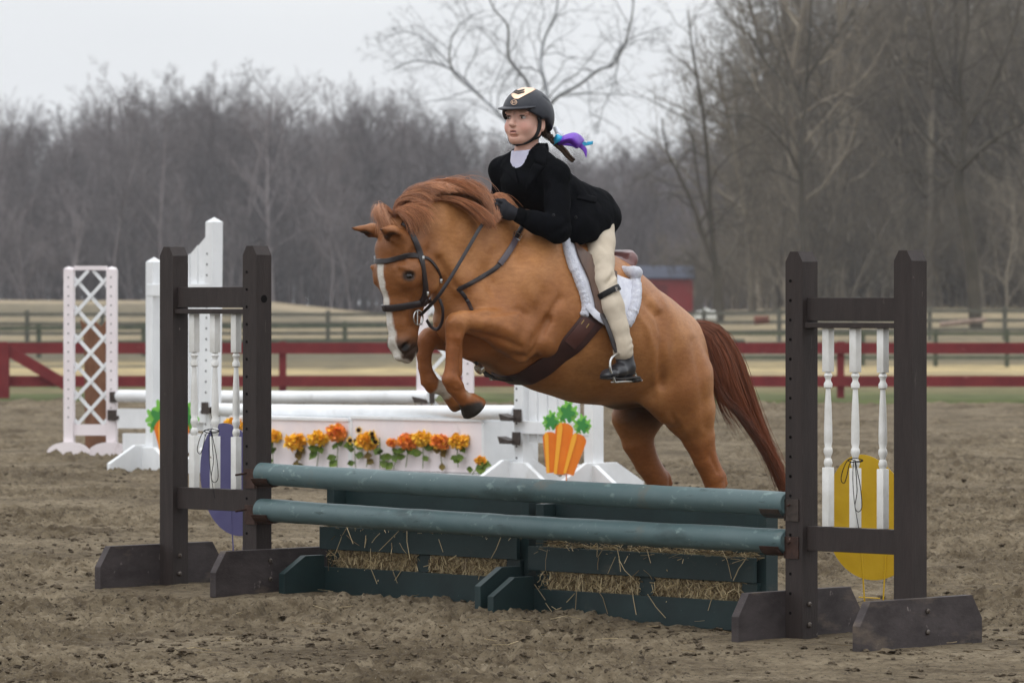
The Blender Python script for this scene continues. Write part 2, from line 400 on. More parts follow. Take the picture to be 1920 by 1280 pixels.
def ground_material(name, ramp_stops, scale, extra=None):
    pass
def make_dirt():
    m = bpy.data.materials.new('arena_dirt'); m.use_nodes = True; t = m.node_tree; N = t.nodes; P = N['Principled BSDF']; lk = t.links.new
    P.inputs['Roughness'].default_value = .95; P.inputs['Specular IOR Level'].default_value = .15
    tcn = N.new('ShaderNodeTexCoord')
    def noise(s, d=4, ro=.6, mp=None):
        n = N.new('ShaderNodeTexNoise'); n.inputs['Scale'].default_value = s; n.inputs['Detail'].default_value = d; n.inputs['Roughness'].default_value = ro
        if mp:
            q = N.new('ShaderNodeMapping'); q.inputs['Scale'].default_value = mp; lk(tcn.outputs['Object'], q.inputs[0]); lk(q.outputs[0], n.inputs[0])
        else: lk(tcn.outputs['Object'], n.inputs[0])
        return n
    def ramp(n, stops):
        r = N.new('ShaderNodeValToRGB'); e = r.color_ramp.elements
        for i, (p, c) in enumerate(stops):
            if i < 2: e[i].position = p; e[i].color = tuple(c) + (1,)
            else: k = e.new(p); k.color = tuple(c) + (1,)
        lk(n.outputs[0], r.inputs[0]); return r
    a = ramp(noise(1.1, 5, .62), [(.36, (.104, .080, .050)), (.62, (.215, .174, .117))])
    b = ramp(noise(14, 6, .7), [(.35, (.62, .58, .54)), (.60, (1.18, 1.18, 1.18))])
    mx = N.new('ShaderNodeMixRGB'); mx.blend_type = 'MULTIPLY'; mx.inputs[0].default_value = 1; lk(a.outputs[0], mx.inputs[1]); lk(b.outputs[0], mx.inputs[2])
    # damp dark patches of turned soil
    g = noise(5.5, 5, .68, (1, 1.6, 1)); r = N.new('ShaderNodeMapRange'); r.inputs[1].default_value = .56; r.inputs[2].default_value = .66; r.inputs[4].default_value = .75; lk(g.outputs[0], r.inputs[0])
    md = N.new('ShaderNodeMixRGB'); lk(r.outputs[0], md.inputs[0]); lk(mx.outputs[0], md.inputs[1]); md.inputs[2].default_value = (.075, .056, .037, 1); mx = md
    # pale sand grains and chips of bark
    g = noise(120, 2, .5); r = N.new('ShaderNodeMapRange'); r.inputs[1].default_value = .66; r.inputs[2].default_value = .74; lk(g.outputs[0], r.inputs[0])
    m2 = N.new('ShaderNodeMixRGB'); lk(r.outputs[0], m2.inputs[0]); lk(mx.outputs[0], m2.inputs[1]); m2.inputs[2].default_value = (.34, .30, .24, 1)
    g = noise(60, 3, .6); r = N.new('ShaderNodeMapRange'); r.inputs[1].default_value = .57; r.inputs[2].default_value = .66; lk(g.outputs[0], r.inputs[0])
    m3 = N.new('ShaderNodeMixRGB'); lk(r.outputs[0], m3.inputs[0]); lk(m2.outputs[0], m3.inputs[1]); m3.inputs[2].default_value = (.05, .038, .026, 1)
    lk(m3.outputs[0], P.inputs['Base Color'])
    n = noise(55, 6, .7); bp = N.new('ShaderNodeBump'); bp.inputs['Strength'].default_value = .9; bp.inputs['Distance'].default_value = .02
    lk(n.outputs[0], bp.inputs['Height']); lk(bp.outputs[0], P.inputs['Normal'])
    return m
def make_field():
    m = bpy.data.materials.new('field_grass'); m.use_nodes = True; t = m.node_tree; N = t.nodes; P = N['Principled BSDF']; lk = t.links.new
    P.inputs['Roughness'].default_value = .95; P.inputs['Specular IOR Level'].default_value = .1
    tcn = N.new('ShaderNodeTexCoord'); sp = N.new('ShaderNodeSeparateXYZ'); lk(tcn.outputs['Object'], sp.inputs[0])
    q = N.new('ShaderNodeMapping'); q.inputs['Scale'].default_value = (.05, .25, 1); lk(tcn.outputs['Object'], q.inputs[0])
    n = N.new('ShaderNodeTexNoise'); n.inputs['Scale'].default_value = 1.0; n.inputs['Detail'].default_value = 5; lk(q.outputs[0], n.inputs[0])
    w_ = N.new('ShaderNodeMath'); w_.operation = 'MULTIPLY_ADD'; lk(n.outputs[0], w_.inputs[0]); w_.inputs[1].default_value = 60; lk(sp.outputs[1], w_.inputs[2])
    mr = N.new('ShaderNodeMapRange'); mr.inputs[1].default_value = 100; mr.inputs[2].default_value = 430; lk(w_.outputs[0], mr.inputs[0])
    r = N.new('ShaderNodeValToRGB'); e = r.color_ramp.elements
    st = [(0, (.070, .085, .030)), (.035, (.095, .105, .042)), (.07, (.17, .145, .075)), (.10, (.115, .095, .055)), (.15, (.34, .27, .15)), (.19, (.42, .33, .17)),
          (.23, (.15, .125, .075)), (.30, (.11, .10, .07)), (.36, (.26, .21, .13)), (.50, (.14, .12, .08)), (.62, (.33, .27, .18)), (.78, (.24, .19, .12)), (1, (.10, .07, .05))]
    for i, (p, c) in enumerate(st):
        if i < 2: e[i].position = p; e[i].color = c + (1,)
        else: k = e.new(p); k.color = c + (1,)
    lk(mr.outputs[0], r.inputs[0])
    n2 = N.new('ShaderNodeTexNoise'); n2.inputs['Scale'].default_value = 1.3; n2.inputs['Detail'].default_value = 6; n2.inputs['Roughness'].default_value = .7; lk(tcn.outputs['Object'], n2.inputs[0])
    r2 = N.new('ShaderNodeValToRGB'); r2.color_ramp.elements[0].position = .3; r2.color_ramp.elements[0].color = (.55, .55, .55, 1); r2.color_ramp.elements[1].position = .68; r2.color_ramp.elements[1].color = (1.3, 1.28, 1.25, 1)
    lk(n2.outputs[0], r2.inputs[0])
    mx = N.new('ShaderNodeMixRGB'); mx.blend_type = 'MULTIPLY'; mx.inputs[0].default_value = 1; lk(r.outputs[0], mx.inputs[1]); lk(r2.outputs[0], mx.inputs[2])
    lk(mx.outputs[0], P.inputs['Base Color']); return m
m_dirt, m_field = make_dirt(), make_field()

# ------------------------------------------------------------------ the layout of the near jump
A45 = math.radians(45)
D = np.array([math.cos(A45), -math.sin(A45), 0.0])      # along the poles, to the right and nearer
Pp = np.array([-math.sin(A45), -math.cos(A45), 0.0])    # square to the poles, towards the camera
UP = np.array([0, 0, 1.0])
RA = np.array([1.132, 18.56, 0.0]); LA = np.array([-1.117, 20.80, 0.05])
FOOT_SPOTS = [tuple((o + D * s * .55 + Pp * t)[:2]) for o, s0 in ((RA, 1), (LA, -1)) for s in (0, s0) for t in (-.25, 0, .25)]
build_ground()

# loose clods on the footing
def build_clods():
    rng = np.random.default_rng(5); V = []; Fs = []; n = 0
    base = bmesh.new(); bmesh.ops.create_icosphere(base, subdivisions=2, radius=1.0)
    bv = np.array([v.co for v in base.verts]); bf = np.array([[v.index for v in f.verts] for f in base.faces]); base.free()
    for i in range(15000):
        y = 15.8 + 20 * rng.random() ** 1.6; x = (rng.random() - .5) * .26 * y * 1.15
        c = fbm(np.array([x * .9]), np.array([y * .7]), 3, 77)[0]
        if rng.random() > sstep(.35, .62, c) + .12: continue
        r = .003 + .010 * rng.random() ** 2.4
        if rng.random() < .006: r = .012 + .010 * rng.random()
        q = bv * (1 + 1.1 * (rng.random((len(bv), 1)) - .5)) * r * np.array([1 + rng.random() * .9, 1 + rng.random() * .6, .7])
        a = rng.random() * 6.28; R = np.array([[math.cos(a), -math.sin(a), 0], [math.sin(a), math.cos(a), 0], [0, 0, 1]])
        zz = G(x, y) + float(arena_noise(np.array([x]), np.array([y]))[0][0])
        V.append(q @ R + np.array([x, y, zz + r * .25])); Fs.append(bf + n); n += len(bv)
    me = mesh_np('clods', np.concatenate(V), np.concatenate(Fs), [mat('clod_soil', (.15, .118, .080), .95, .1, col2=(.055, .042, .029), nscale=9, bump=.8, bscale=90, bdist=.01)])
    tag(obj('loose_clods', me), 'scattered small brown clods of damp soil on the arena footing', 'clods', kind='stuff')
build_clods()
# ================================================================== BACKGROUND
m_red = mat('dark_red_fence_paint', srgb(122, 46, 48), .75, .25, col2=srgb(106, 38, 42), nscale=3, spots=[(srgb(150, 92, 88), 4, .66, .1, (1, 1, 3))])
m_grey = mat('weathered_fence_wood', srgb(104, 102, 92), .9, .15, col2=srgb(84, 84, 74), nscale=3)
m_greyg = mat('mossy_fence_wood', srgb(92, 96, 80), .9, .15, col2=srgb(72, 78, 66), nscale=3)
def fence(name, pts, rails, rh, post_w, post_h, m_, label, group=None, cat='fence', th=.04, overs=0.0):
    """pts: post positions (x, y); rails: heights above ground"""
    o = pts[0]; root = empty(name, (o[0], o[1], 0)); tag(root, label, cat, group); o = np.array([o[0], o[1], 0.0])
    for x, y in pts:
        m = MB(); z = G(x, y); m.box(np.array([x, y, z + post_h / 2 - .15]) - o, (post_w, post_w, post_h + .3)); m.build('post', [m_], root)
    for (x0, y0), (x1, y1) in zip(pts[:-1], pts[1:]):
        for r in rails:
            a = np.array([x0, y0 - post_w / 2 - th / 2 - .002, G(x0, y0) + r]) - o; b = np.array([x1, y1 - post_w / 2 - th / 2 - .002, G(x1, y1) + r]) - o; d = b - a; p = nrm(np.cross(d, UP))
            m = MB(); m.box((a + b) / 2, (np.linalg.norm(d) - .004, th, rh), (d, p, np.cross(d, p))); m.build('rail', [m_], root)
    return root
YR = 74.0
rx = [(7 + 523 * i - 960) * YR / F for i in range(-1, 6)]
rf = fence('rail_fence', [(x, YR) for x in rx], [.83, .315], .172, .11, .93, m_red, 'dark red two rail fence running the whole width behind the arena')
m = MB(); a, b = np.array(W(12, 655, YR - .16)), np.array(W(125, 722, YR - .16)); d = b - a; p = nrm(np.cross(d, UP)); o = np.array([rx[0], YR, 0]); m.box((a + b) / 2 - o, (np.linalg.norm(d), .035, .17), (d, p, np.cross(d, p))); m.build('diagonal_brace', [m_red], rf)
m = MB(); x, z = (8 - 960) * YR / F, G((8 - 960) * YR / F, YR); m.box(np.array([x, YR - .20, z + .42]) - o, (.20, .10, .95)); m.build('gate_post', [m_red], rf)
fence('rail_fence', [((x - 960) * 140 / F, 140.0) for x in (1340, 1480, 1618, 1754, 1888, 2030)], [1.02, .32], .10, .13, 1.12, m_greyg, 'mossy green two rail fence beyond the red fence at the right')
fence('rail_fence', [((x - 960) * 176 / F, 176.0) for x in range(-90, 2200, 141)], [1.15, .80, .45], .13, .16, 1.3, m_grey, 'weathered grey three rail fence far behind, in front of the woods')
fence('rail_fence', [((x - 960) * 155 / F, 155.0 + .01 * x) for x in (-120, 69, 258, 446, 634, 822)], [1.0, .5], .14, .15, 1.15, m_greyg, 'old greyish fence crossing the field at the left, behind the white wing')

# red shed, tank, timber
def shed():
    Y = 292; x0, x1 = (1160 - 960) * Y / F, (1299 - 960) * Y / F; zb = CAMZ - (582 - HZ) * Y / F; zt = CAMZ - (523 - HZ) * Y / F; L_ = x1 - x0; root = empty('shed', (x0, Y, zb)); tag(root, 'small dark red shed with a slate blue roof beyond the rump of the horse', 'shed')
    mr = mat('shed_red_boards', srgb(146, 48, 46), .8, .2, col2=srgb(122, 40, 40), nscale=3, stretch=(4, 1, .3)); mb = mat('slate_roof', srgb(62, 66, 82), .7, .3, col2=srgb(50, 54, 68), nscale=2)
    g = zt - zb; dp = 3.4; rh = .75
    m = MB(); m.box((L_ / 2, dp / 2, g / 2 - .3), (L_, dp, g + .6)); m.build('wall', [mr], root)
    m = MB(); m.prism([(-.25, 0), (dp + .25, 0), (dp + .25, .08), (dp / 2, rh + .08), (-.25, .08)], (L_ / 2, 0, g + .002), (0, 1, 0), UP, (1, 0, 0), L_ + .3); m.build('roof', [mb], root)
    m = MB(); m.box((L_ * .55, -.02, g * .42), (1.0, .04, g * .8)); m.build('door', [mat('shed_door', srgb(108, 38, 38), .8, .2)], root)
shed()
def tank():
    Y = 182; o = W(1323, 612, Y); r0 = empty('water_tank', (o.x, Y, o.z)); tag(r0, 'white rounded livestock tank by the far fence, left of the bare twin stem tree', 'tank')
    mw = mat('white_tank', srgb(214, 214, 208), .6, .3, col2=srgb(186, 186, 178), nscale=4); m = MB()
    m.lathe([(-.42, .12), (-.38, .24), (0, .27), (.38, .24), (.42, .12)], (0, 0, .36), (1, 0, .05), 16); m.build('tank_body', [mw], r0, True)
    m = MB(); m.lathe([(0, .14), (.07, .13), (.10, .05)], (.02, 0, .60), UP, 12); m.build('lid', [mw], r0, True)
    for x in (-.28, .28):
        m = MB(); m.box((x, 0, .02), (.09, .4, .30)); m.build('leg', [m_grey], r0)
tank()
def timber(px, py, Y, L_, r, ang, col, label):
    p = W(px, py, Y); m = MB(); d = np.array([math.cos(ang), 0, math.sin(ang)]); m.lathe([(-L_ / 2, r * .8), (-L_ / 2 + .02, r), (L_ / 2 - .02, r * .9), (L_ / 2, r * .7)], np.array([0, 0, 0]), d, 10); ob = m.build('log', [mat('log_wood', srgb(*col), .9, .1, col2=srgb(*[c * .8 for c in col]), nscale=4)], None, True); ob.location = p; tag(ob, label, 'log', 'logs lying by the far fence')
timber(1806, 604, 172, 1.7, .10, .10, (158, 138, 124), 'long pale log leaning on the far fence at the right'); timber(1428, 600, 174, .55, .17, .05, (118, 78, 66), 'short thick reddish log by the far fence, right of the twin stem tree')
timber(1352, 640, 150, 1.5, .08, .02, (96, 96, 84), 'thin grey log lying in the field above the tail of the horse')

# ------------------------------------------------------------------ bare trees
def grow(rng, p, d, L_, r, lv, out, spec, seg=None):
    """adds a branch and its children; out[level] = list of (points, radii)"""
    n = seg or (7, 6, 5, 4, 3)[min(lv, 4)]; P = [np.array(p)]; dd = nrm(d); up = spec['up'][min(lv, len(spec['up']) - 1)]; wob = spec['wob'][min(lv, len(spec['wob']) - 1)]
    for i in range(n): dd = nrm(dd + rng.normal(size=3) * wob + np.array([0, 0, up])); P.append(P[-1] + dd * L_ / n)
    R = r * (1 - np.linspace(0, 1, n + 1) * (.72 if lv else .70)); out.append((lv, P, R))
    if lv >= spec['lv']: return
    kids(rng, P, R, L_, lv, out, spec)
def kids(rng, P, R, L_, lv, out, spec, start=None, nk=None):
    P = np.array(P); n = len(P) - 1; k = nk or spec['n'][lv]; s0 = start if start is not None else spec['s'][lv]
    for j in range(k):
        t = s0 + (1 - s0) * (j + rng.random()) / k; t = min(t, .985); i = int(t * n); f = t * n - i; q = P[i] * (1 - f) + P[i + 1] * f; ax = nrm(P[i + 1] - P[i])
        s = rng.normal(size=3); s = nrm(s - ax * (s @ ax)); a = math.radians(spec['a'][lv] * (.75 + .5 * rng.random())); d = ax * math.cos(a) + s * math.sin(a)
        r = (R[i] * (1 - f) + R[i + 1] * f) * spec['rr']; l = L_ * spec['l'][lv] * (1.15 - .65 * t) * (.7 + .6 * rng.random())
        grow(rng, q, d, l, max(r, spec['rmin']), lv + 1, out, spec)
def to_mesh(out, name, m_, sides=(8, 5, 4, 3, 3)):
    V = []; Q = []; k = 0
    for lv, P, R in out:
        v, q, _ = tube_np(P, R, sides[min(lv, 4)]); V.append(v); Q.append(q + k); k += len(v)
    return mesh_np(name, np.concatenate(V), np.concatenate(Q), [m_], True)
SP_TALL = dict(up=(.02, .10, .07, .03, .0), wob=(.05, .12, .18, .22, .25), lv=4, n=(14, 7, 6, 4), s=(.30, .25, .2, .15), a=(46, 42, 40, 38), l=(.40, .50, .52, .55), rr=.55, rmin=.011)
SP_WIDE = dict(up=(.02, .07, .05, .02, -.01), wob=(.07, .17, .22, .26, .28), lv=4, n=(11, 7, 5, 4), s=(.22, .2, .2, .1), a=(58, 48, 44, 42), l=(.55, .52, .52, .55), rr=.58, rmin=.011)
SP_BUSH = dict(up=(.03, .12, .08, .03, .0), wob=(.10, .16, .2, .25, .28), lv=3, n=(10, 6, 4), s=(.02, .1, .1), a=(42, 40, 38), l=(.75, .6, .55), rr=.55, rmin=.012)
def tree_variant(seed, Hh, spec, r0, bark):
    rng = np.random.default_rng(seed); out = []; grow(rng, (0, 0, -.2), (0.04 * rng.normal(), .04 * rng.normal(), 1), Hh, r0, 0, out, spec, seg=9)
    tr = to_mesh([o for o in out if o[0] == 0], 'trunk', bark); cr = to_mesh([o for o in out if o[0] > 0], 'crown', bark)
    return tr, cr
m_barkf = mat('far_bark', srgb(122, 116, 116), .95, .1, col2=srgb(96, 88, 88), nscale=.6)
m_barkr = mat('right_bark', srgb(122, 114, 100), .95, .1, col2=srgb(92, 84, 74), nscale=.8)
m_barkp = mat('pale_bark', srgb(146, 148, 152), .95, .1, col2=srgb(118, 120, 122), nscale=.8)
for m_ in (m_barkf, m_barkr):      # every tree its own tone
    t_ = m_.node_tree; P_ = t_.nodes['Principled BSDF']; src = P_.inputs['Base Color'].links[0].from_socket; oi = t_.nodes.new('ShaderNodeObjectInfo'); r_ = t_.nodes.new('ShaderNodeMapRange'); r_.inputs[3].default_value = .6; r_.inputs[4].default_value = 1.5
    x_ = t_.nodes.new('ShaderNodeMixRGB'); x_.blend_type = 'MULTIPLY'; x_.inputs[0].default_value = 1; t_.links.new(oi.outputs['Random'], r_.inputs[0]); t_.links.new(src, x_.inputs[1]); t_.links.new(r_.outputs[0], x_.inputs[2]); t_.links.new(x_.outputs[0], P_.inputs['Base Color'])
m_barkd = mat('dark_bark', srgb(82, 76, 66), .95, .1, col2=srgb(62, 58, 50), nscale=.8)
VF = [tree_variant(200 + i, 18, SP_TALL if i % 3 else SP_WIDE, .22, m_barkf) for i in range(6)]
VB = [tree_variant(230 + i, 5.5, SP_BUSH, .07, m_barkf) for i in range(3)]
VR = [tree_variant(260 + i, 19, SP_WIDE if i % 2 else SP_TALL, .30, m_barkr) for i in range(5)]
VRB = [tree_variant(280 + i, 6, SP_BUSH, .08, m_barkr) for i in range(2)]
def place_tree(name, tc, x, y, sc, rz, label, group):
    r = empty(name, (x, y, G(x, y)), rz); r.scale = (sc * 1.0, sc * 1.0, sc); tag(r, label, 'tree', group); obj('trunk', tc[0], r); obj('crown', tc[1], r); return r
rng = np.random.default_rng(77)
top_px = lambda px: np.interp(px, [-200, 0, 60, 130, 200, 270, 350, 430, 500, 560, 600, 640, 690, 740, 800, 870, 950, 1100, 1200, 1300, 1500, 2200], [215, 195, 210, 205, 155, 150, 135, 145, 150, 190, 200, 185, 150, 170, 200, 230, 245, 255, 250, 225, 200, 190])
i = 0
for px in np.arange(-160, 1320, 26.0):
    Y = 366 + 22 * rng.random(); x = (px + 10 * rng.normal() - 960) * Y / F; hgt = (585 - top_px(px) * 1.0) * Y / F * (.80 + .22 * rng.random()); i += 1
    place_tree('bare_tree', VF[rng.integers(6)], x, Y, hgt / 19.5, rng.random() * 6.28, 'tall bare grey tree in the front edge of the far wood', 'bare trees along the edge of the far wood')
for px in np.arange(1385, 2120, 22.0):
    Y = 232 + 60 * rng.random(); x = (px + 14 * rng.normal() - 960) * Y / F; hgt = (15 if px < 1470 else 18.5) * (.85 + .3 * rng.random())
    place_tree('bare_tree', VR[rng.integers(5)], x, Y, hgt / 20.5, rng.random() * 6.28, 'bare brown tree in the nearer wood at the right', 'bare trees of the nearer wood at the right')
# the mass of the woods behind, one object each
def wood(name, pts, protos, label):
    coll = bpy.data.collections.new(name + '_kinds')
    for j, (tr, cr) in enumerate(protos):
        V = []; Q = []; k = 0
        for me in (tr, cr):
            v = np.zeros(len(me.vertices) * 3, np.float32); me.vertices.foreach_get('co', v); q = np.zeros(len(me.loops), np.int32); me.loops.foreach_get('vertex_index', q); V.append(v.reshape(-1, 3)); Q.append(q.reshape(-1, 4) + k); k += len(me.vertices)
        o = bpy.data.objects.new('tree_kind', mesh_np('tree_kind', np.concatenate(V), np.concatenate(Q), [tr.materials[0]], True)); coll.objects.link(o)
    me = bpy.data.meshes.new(name); P = np.array([p[:3] for p in pts], np.float32); me.vertices.add(len(P)); me.vertices.foreach_set('co', P.ravel())
    a = me.attributes.new('size', 'FLOAT', 'POINT'); a.data.foreach_set('value', np.array([p[3] for p in pts], np.float32)); a = me.attributes.new('turn', 'FLOAT_VECTOR', 'POINT'); a.data.foreach_set('vector', np.array([(0, 0, p[4]) for p in pts], np.float32).ravel())
    a = me.attributes.new('pick', 'INT', 'POINT'); a.data.foreach_set('value', np.array([p[5] for p in pts], np.int32))
    o = obj(name, me); tag(o, label, 'wood', kind='stuff'); g = bpy.data.node_groups.new(name, 'GeometryNodeTree'); g.interface.new_socket('Geometry', in_out='INPUT', socket_type='NodeSocketGeometry'); g.interface.new_socket('Geometry', in_out='OUTPUT', socket_type='NodeSocketGeometry')
    N = g.nodes; gi_, go_ = N.new('NodeGroupInput'), N.new('NodeGroupOutput'); ci = N.new('GeometryNodeCollectionInfo'); ci.inputs['Collection'].default_value = coll; ci.inputs['Separate Children'].default_value = True; ci.inputs['Reset Children'].default_value = True
    ip = N.new('GeometryNodeInstanceOnPoints'); ip.inputs['Pick Instance'].default_value = True
    def na(n, t): q = N.new('GeometryNodeInputNamedAttribute'); q.data_type = t; q.inputs['Name'].default_value = n; return [s_ for s_ in q.outputs if s_.enabled and s_.name == 'Attribute'][0]
    l = g.links.new; l(gi_.outputs[0], ip.inputs['Points']); l(ci.outputs[0], ip.inputs['Instance']); l(na('pick', 'INT'), ip.inputs['Instance Index']); l(na('turn', 'FLOAT_VECTOR'), ip.inputs['Rotation']); l(na('size', 'FLOAT'), ip.inputs['Scale']); l(ip.outputs[0], go_.inputs[0])
    md = o.modifiers.new('trees', 'NODES'); md.node_group = g; return o
pts = []
for row in range(8):
    Y0 = 384 + row * 11
    for px in np.arange(-500, 1900, 42.0):
        Y = Y0 + 8 * rng.random(); x = (px + 40 * rng.random() - 960) * Y / F; hgt = (585 - top_px(px)) * Y / F * (.72 + .22 * rng.random()); pts.append((x, Y, G(x, Y), hgt / 19.5, rng.random() * 6.28, rng.integers(6)))
for px in np.arange(-500, 1900, 13.0):
    for Y0 in (364, 380, 400, 420, 445):
        Y = Y0 + 20 * rng.random(); x = (px + 20 * rng.random() - 960) * Y / F; pts.append((x, Y, G(x, Y), .8 + .8 * rng.random(), rng.random() * 6.28, 6 + rng.integers(3)))
wood('far_wood', pts, VF + VB, 'mass of bare grey brown trees and brush across the far side')
pts = []
for px in np.arange(1360, 2500, 24.0):
    for Y0 in (262, 285, 308, 330):
        if px < 1440 and Y0 < 300: continue
        Y = Y0 + 20 * rng.random(); x = (px + 30 * rng.random() - 960) * Y / F; hgt = np.interp(px, [1360, 1420, 1500], [12, 16, 21]) * (.7 + .35 * rng.random()); pts.append((x, Y, G(x, Y), hgt / 20.5, rng.random() * 6.28, rng.integers(5)))
for px in np.arange(1250, 2500, 13.0):
    for Y0 in (225, 245, 265, 290, 320):
        if px < 1420 and Y0 < 285: continue
        Y = Y0 + 20 * rng.random(); x = (px + 20 * rng.random() - 960) * Y / F; pts.append((x, Y, G(x, Y), (.7 if px < 1400 else 1.0) * (.6 + .7 * rng.random()), rng.random() * 6.28, 5 + rng.integers(2)))
wood('near_wood', pts, VR + VRB, 'tangled brown mass of bare trees and brush at the right')
# trees one can follow limb by limb
def guided(name, base, trunk, limbs, Y, bark, label, seed, spec, nk=9, dense=1.0, rk=1.0):
    """trunk, limbs: (pixel points with depth offsets, r0, r1)"""
    rng = np.random.default_rng(seed); o = W(base[0], base[1], Y); o.z = G(o.x, Y); root = empty(name, o); tag(root, label, 'tree'); q = lambda p: np.array(W(p[0], p[1], Y + (p[2] if len(p) > 2 else 0))) - np.array(o)
    P = bez([q(p) for p in trunk[0]], 5); P[0][2] = min(P[0][2], -.2); v, f, _ = tube_np(P, np.linspace(trunk[1], trunk[2], len(P)), 10); obj('trunk', mesh_np('trunk', v, f, [bark], True), root); out = []
    for pts_, r0, r1 in limbs:
        P = bez([q(p) for p in pts_], 5); R = np.linspace(r0, r1, len(P)); out.append((1, P, R)); L_ = sum(np.linalg.norm(P[i + 1] - P[i]) for i in range(len(P) - 1))
        kids(rng, P, R, L_ * .62, 1, out, spec, start=.12, nk=int(nk * dense))
    obj('crown', to_mesh([(a, b, c * rk) for a, b, c in out], 'crown', bark), root); return root
SP_OPEN = dict(up=(.0, .02, .0, -.05, -.06), wob=(.1, .2, .26, .26, .25), lv=4, n=(10, 9, 5, 4), s=(.2, .12, .2, .1), a=(60, 52, 50, 42), l=(.5, .55, .55, .55), rr=.50, rmin=.008)
guided('bare_tree', (1000, 640), ([(1000, 640), (998, 520), (996, 400), (985, 280)], .26, .17),
 [([(985, 290), (955, 235, 2), (905, 185, 4), (860, 140, 5), (820, 120, 5), (775, 115, 6), (738, 130, 6)], .10, .03), ([(905, 185, 3), (850, 135), (845, 80, -2), (868, 42, -3), (905, 20, -3)], .06, .02), ([(850, 128, 1), (800, 75, 2), (760, 60, 3), (725, 70, 4)], .035, .012),
  ([(990, 260), (992, 165), (955, 110, -3), (952, 50, -4), (925, 15, -5), (905, -40, -5)], .09, .03), ([(1000, 250), (1025, 180), (1014, 120, 3), (1022, 70, 4), (1042, 25, 4), (1050, -50, 5)], .10, .04), ([(1018, 140, 2), (1000, 130), (975, 128, -2), (945, 140, -3), (932, 150, -3)], .04, .012),
  ([(1000, 262), (1035, 192, -2), (1085, 160, -3), (1125, 130, -4), (1150, 122, -4), (1172, 80, -5), (1185, 30, -6), (1190, -40, -6)], .10, .035), ([(1150, 122, -3), (1172, 80, -4), (1215, 60, -5), (1250, 50, -5)], .04, .012), ([(1160, 110, -2), (1150, 160, -2), (1130, 205, -2), (1122, 240, -2)], .04, .012),
  ([(1000, 300), (950, 262, 5), (905, 250, 7), (880, 262, 8)], .05, .015)], 168, m_barkp, 'large pale bare tree with wide spreading limbs rising behind the rider', 5, SP_OPEN, nk=11, rk=.78)
guided('bare_tree', (1347, 602), ([(1347, 602), (1346, 545), (1343, 498)], .26, .20),
 [([(1343, 500), (1318, 440), (1300, 385), (1272, 325), (1252, 285), (1240, 220)], .13, .03), ([(1343, 505), (1334, 420), (1330, 340), (1322, 240), (1310, 160), (1298, 90), (1290, 20)], .14, .03), ([(1335, 430), (1312, 350), (1300, 270), (1285, 215)], .07, .02), ([(1345, 520), (1300, 495, -2), (1245, 480, -3)], .035, .01), ([(1344, 512), (1380, 460, 2), (1400, 400, 3), (1410, 330, 3)], .05, .012)], 200, m_barkd, 'bare twin stem tree standing between the red shed and the right brown standard', 6, SP_OPEN, nk=9)
guided('bare_tree', (1506, 600), ([(1506, 600), (1506, 470), (1503, 380), (1502, 300)], .17, .13),
 [([(1502, 310), (1508, 220), (1514, 130), (1520, 40), (1522, -60)], .13, .05), ([(1503, 330), (1470, 270, -3), (1420, 225, -4), (1375, 215, -5), (1340, 230, -6)], .08, .02), ([(1506, 240), (1470, 160, 3), (1430, 105, 4), (1405, 60, 4), (1390, 10, 5)], .08, .02), ([(1508, 210), (1480, 120), (1460, 50, -2), (1450, -30, -3)], .07, .02), ([(1503, 290), (1455, 205), (1400, 160, 2), (1360, 150, 3)], .06, .015), ([(1504, 320), (1560, 240, 2), (1620, 190, 3), (1690, 150, 4)], .08, .02), ([(1512, 150), (1560, 80, -2), (1600, 20, -3)], .07, .02), ([(1503, 345), (1450, 320), (1400, 330), (1360, 350)], .05, .015)], 215, m_barkd, 'bare tree with a straight dark trunk rising just above the right brown standard', 7, SP_OPEN, nk=12)
guided('bare_tree', (1832, 640), ([(1832, 640), (1820, 480), (1800, 370), (1798, 318)], .28, .20),
 [([(1798, 322), (1840, 282, -3), (1880, 252, -4), (1930, 225, -5)], .13, .06), ([(1798, 318), (1760, 280), (1720, 235), (1700, 190)], .09, .02), ([(1800, 330), (1770, 340, 3), (1720, 320, 4), (1660, 330, 5)], .07, .02), ([(1800, 320), (1810, 230), (1800, 140), (1815, 40), (1810, -60)], .13, .05), ([(1805, 250), (1860, 160), (1900, 60), (1915, -20)], .09, .03), ([(1802, 200), (1760, 120), (1740, 30), (1720, -40)], .08, .03)], 185, m_barkd, 'big forked bare tree with a thick limb reaching off the right edge', 8, SP_OPEN, nk=12)

def haze():
    m = bpy.data.materials.new('haze_air'); m.use_nodes = True; t = m.node_tree; t.nodes.clear(); o_ = t.nodes.new('ShaderNodeOutputMaterial'); v = t.nodes.new('ShaderNodeVolumePrincipled')
    v.inputs['Color'].default_value = (.93, .95, 1.0, 1); v.inputs['Density'].default_value = .00027; v.inputs['Anisotropy'].default_value = 0.0; t.links.new(v.outputs[0], o_.inputs['Volume'])
    b = MB(); b.box((0, 740, 17), (1000, 1640, 42)); tag(b.build('haze', [m]), 'thin pale air haze filling the whole valley', 'haze', kind='stuff')
haze()
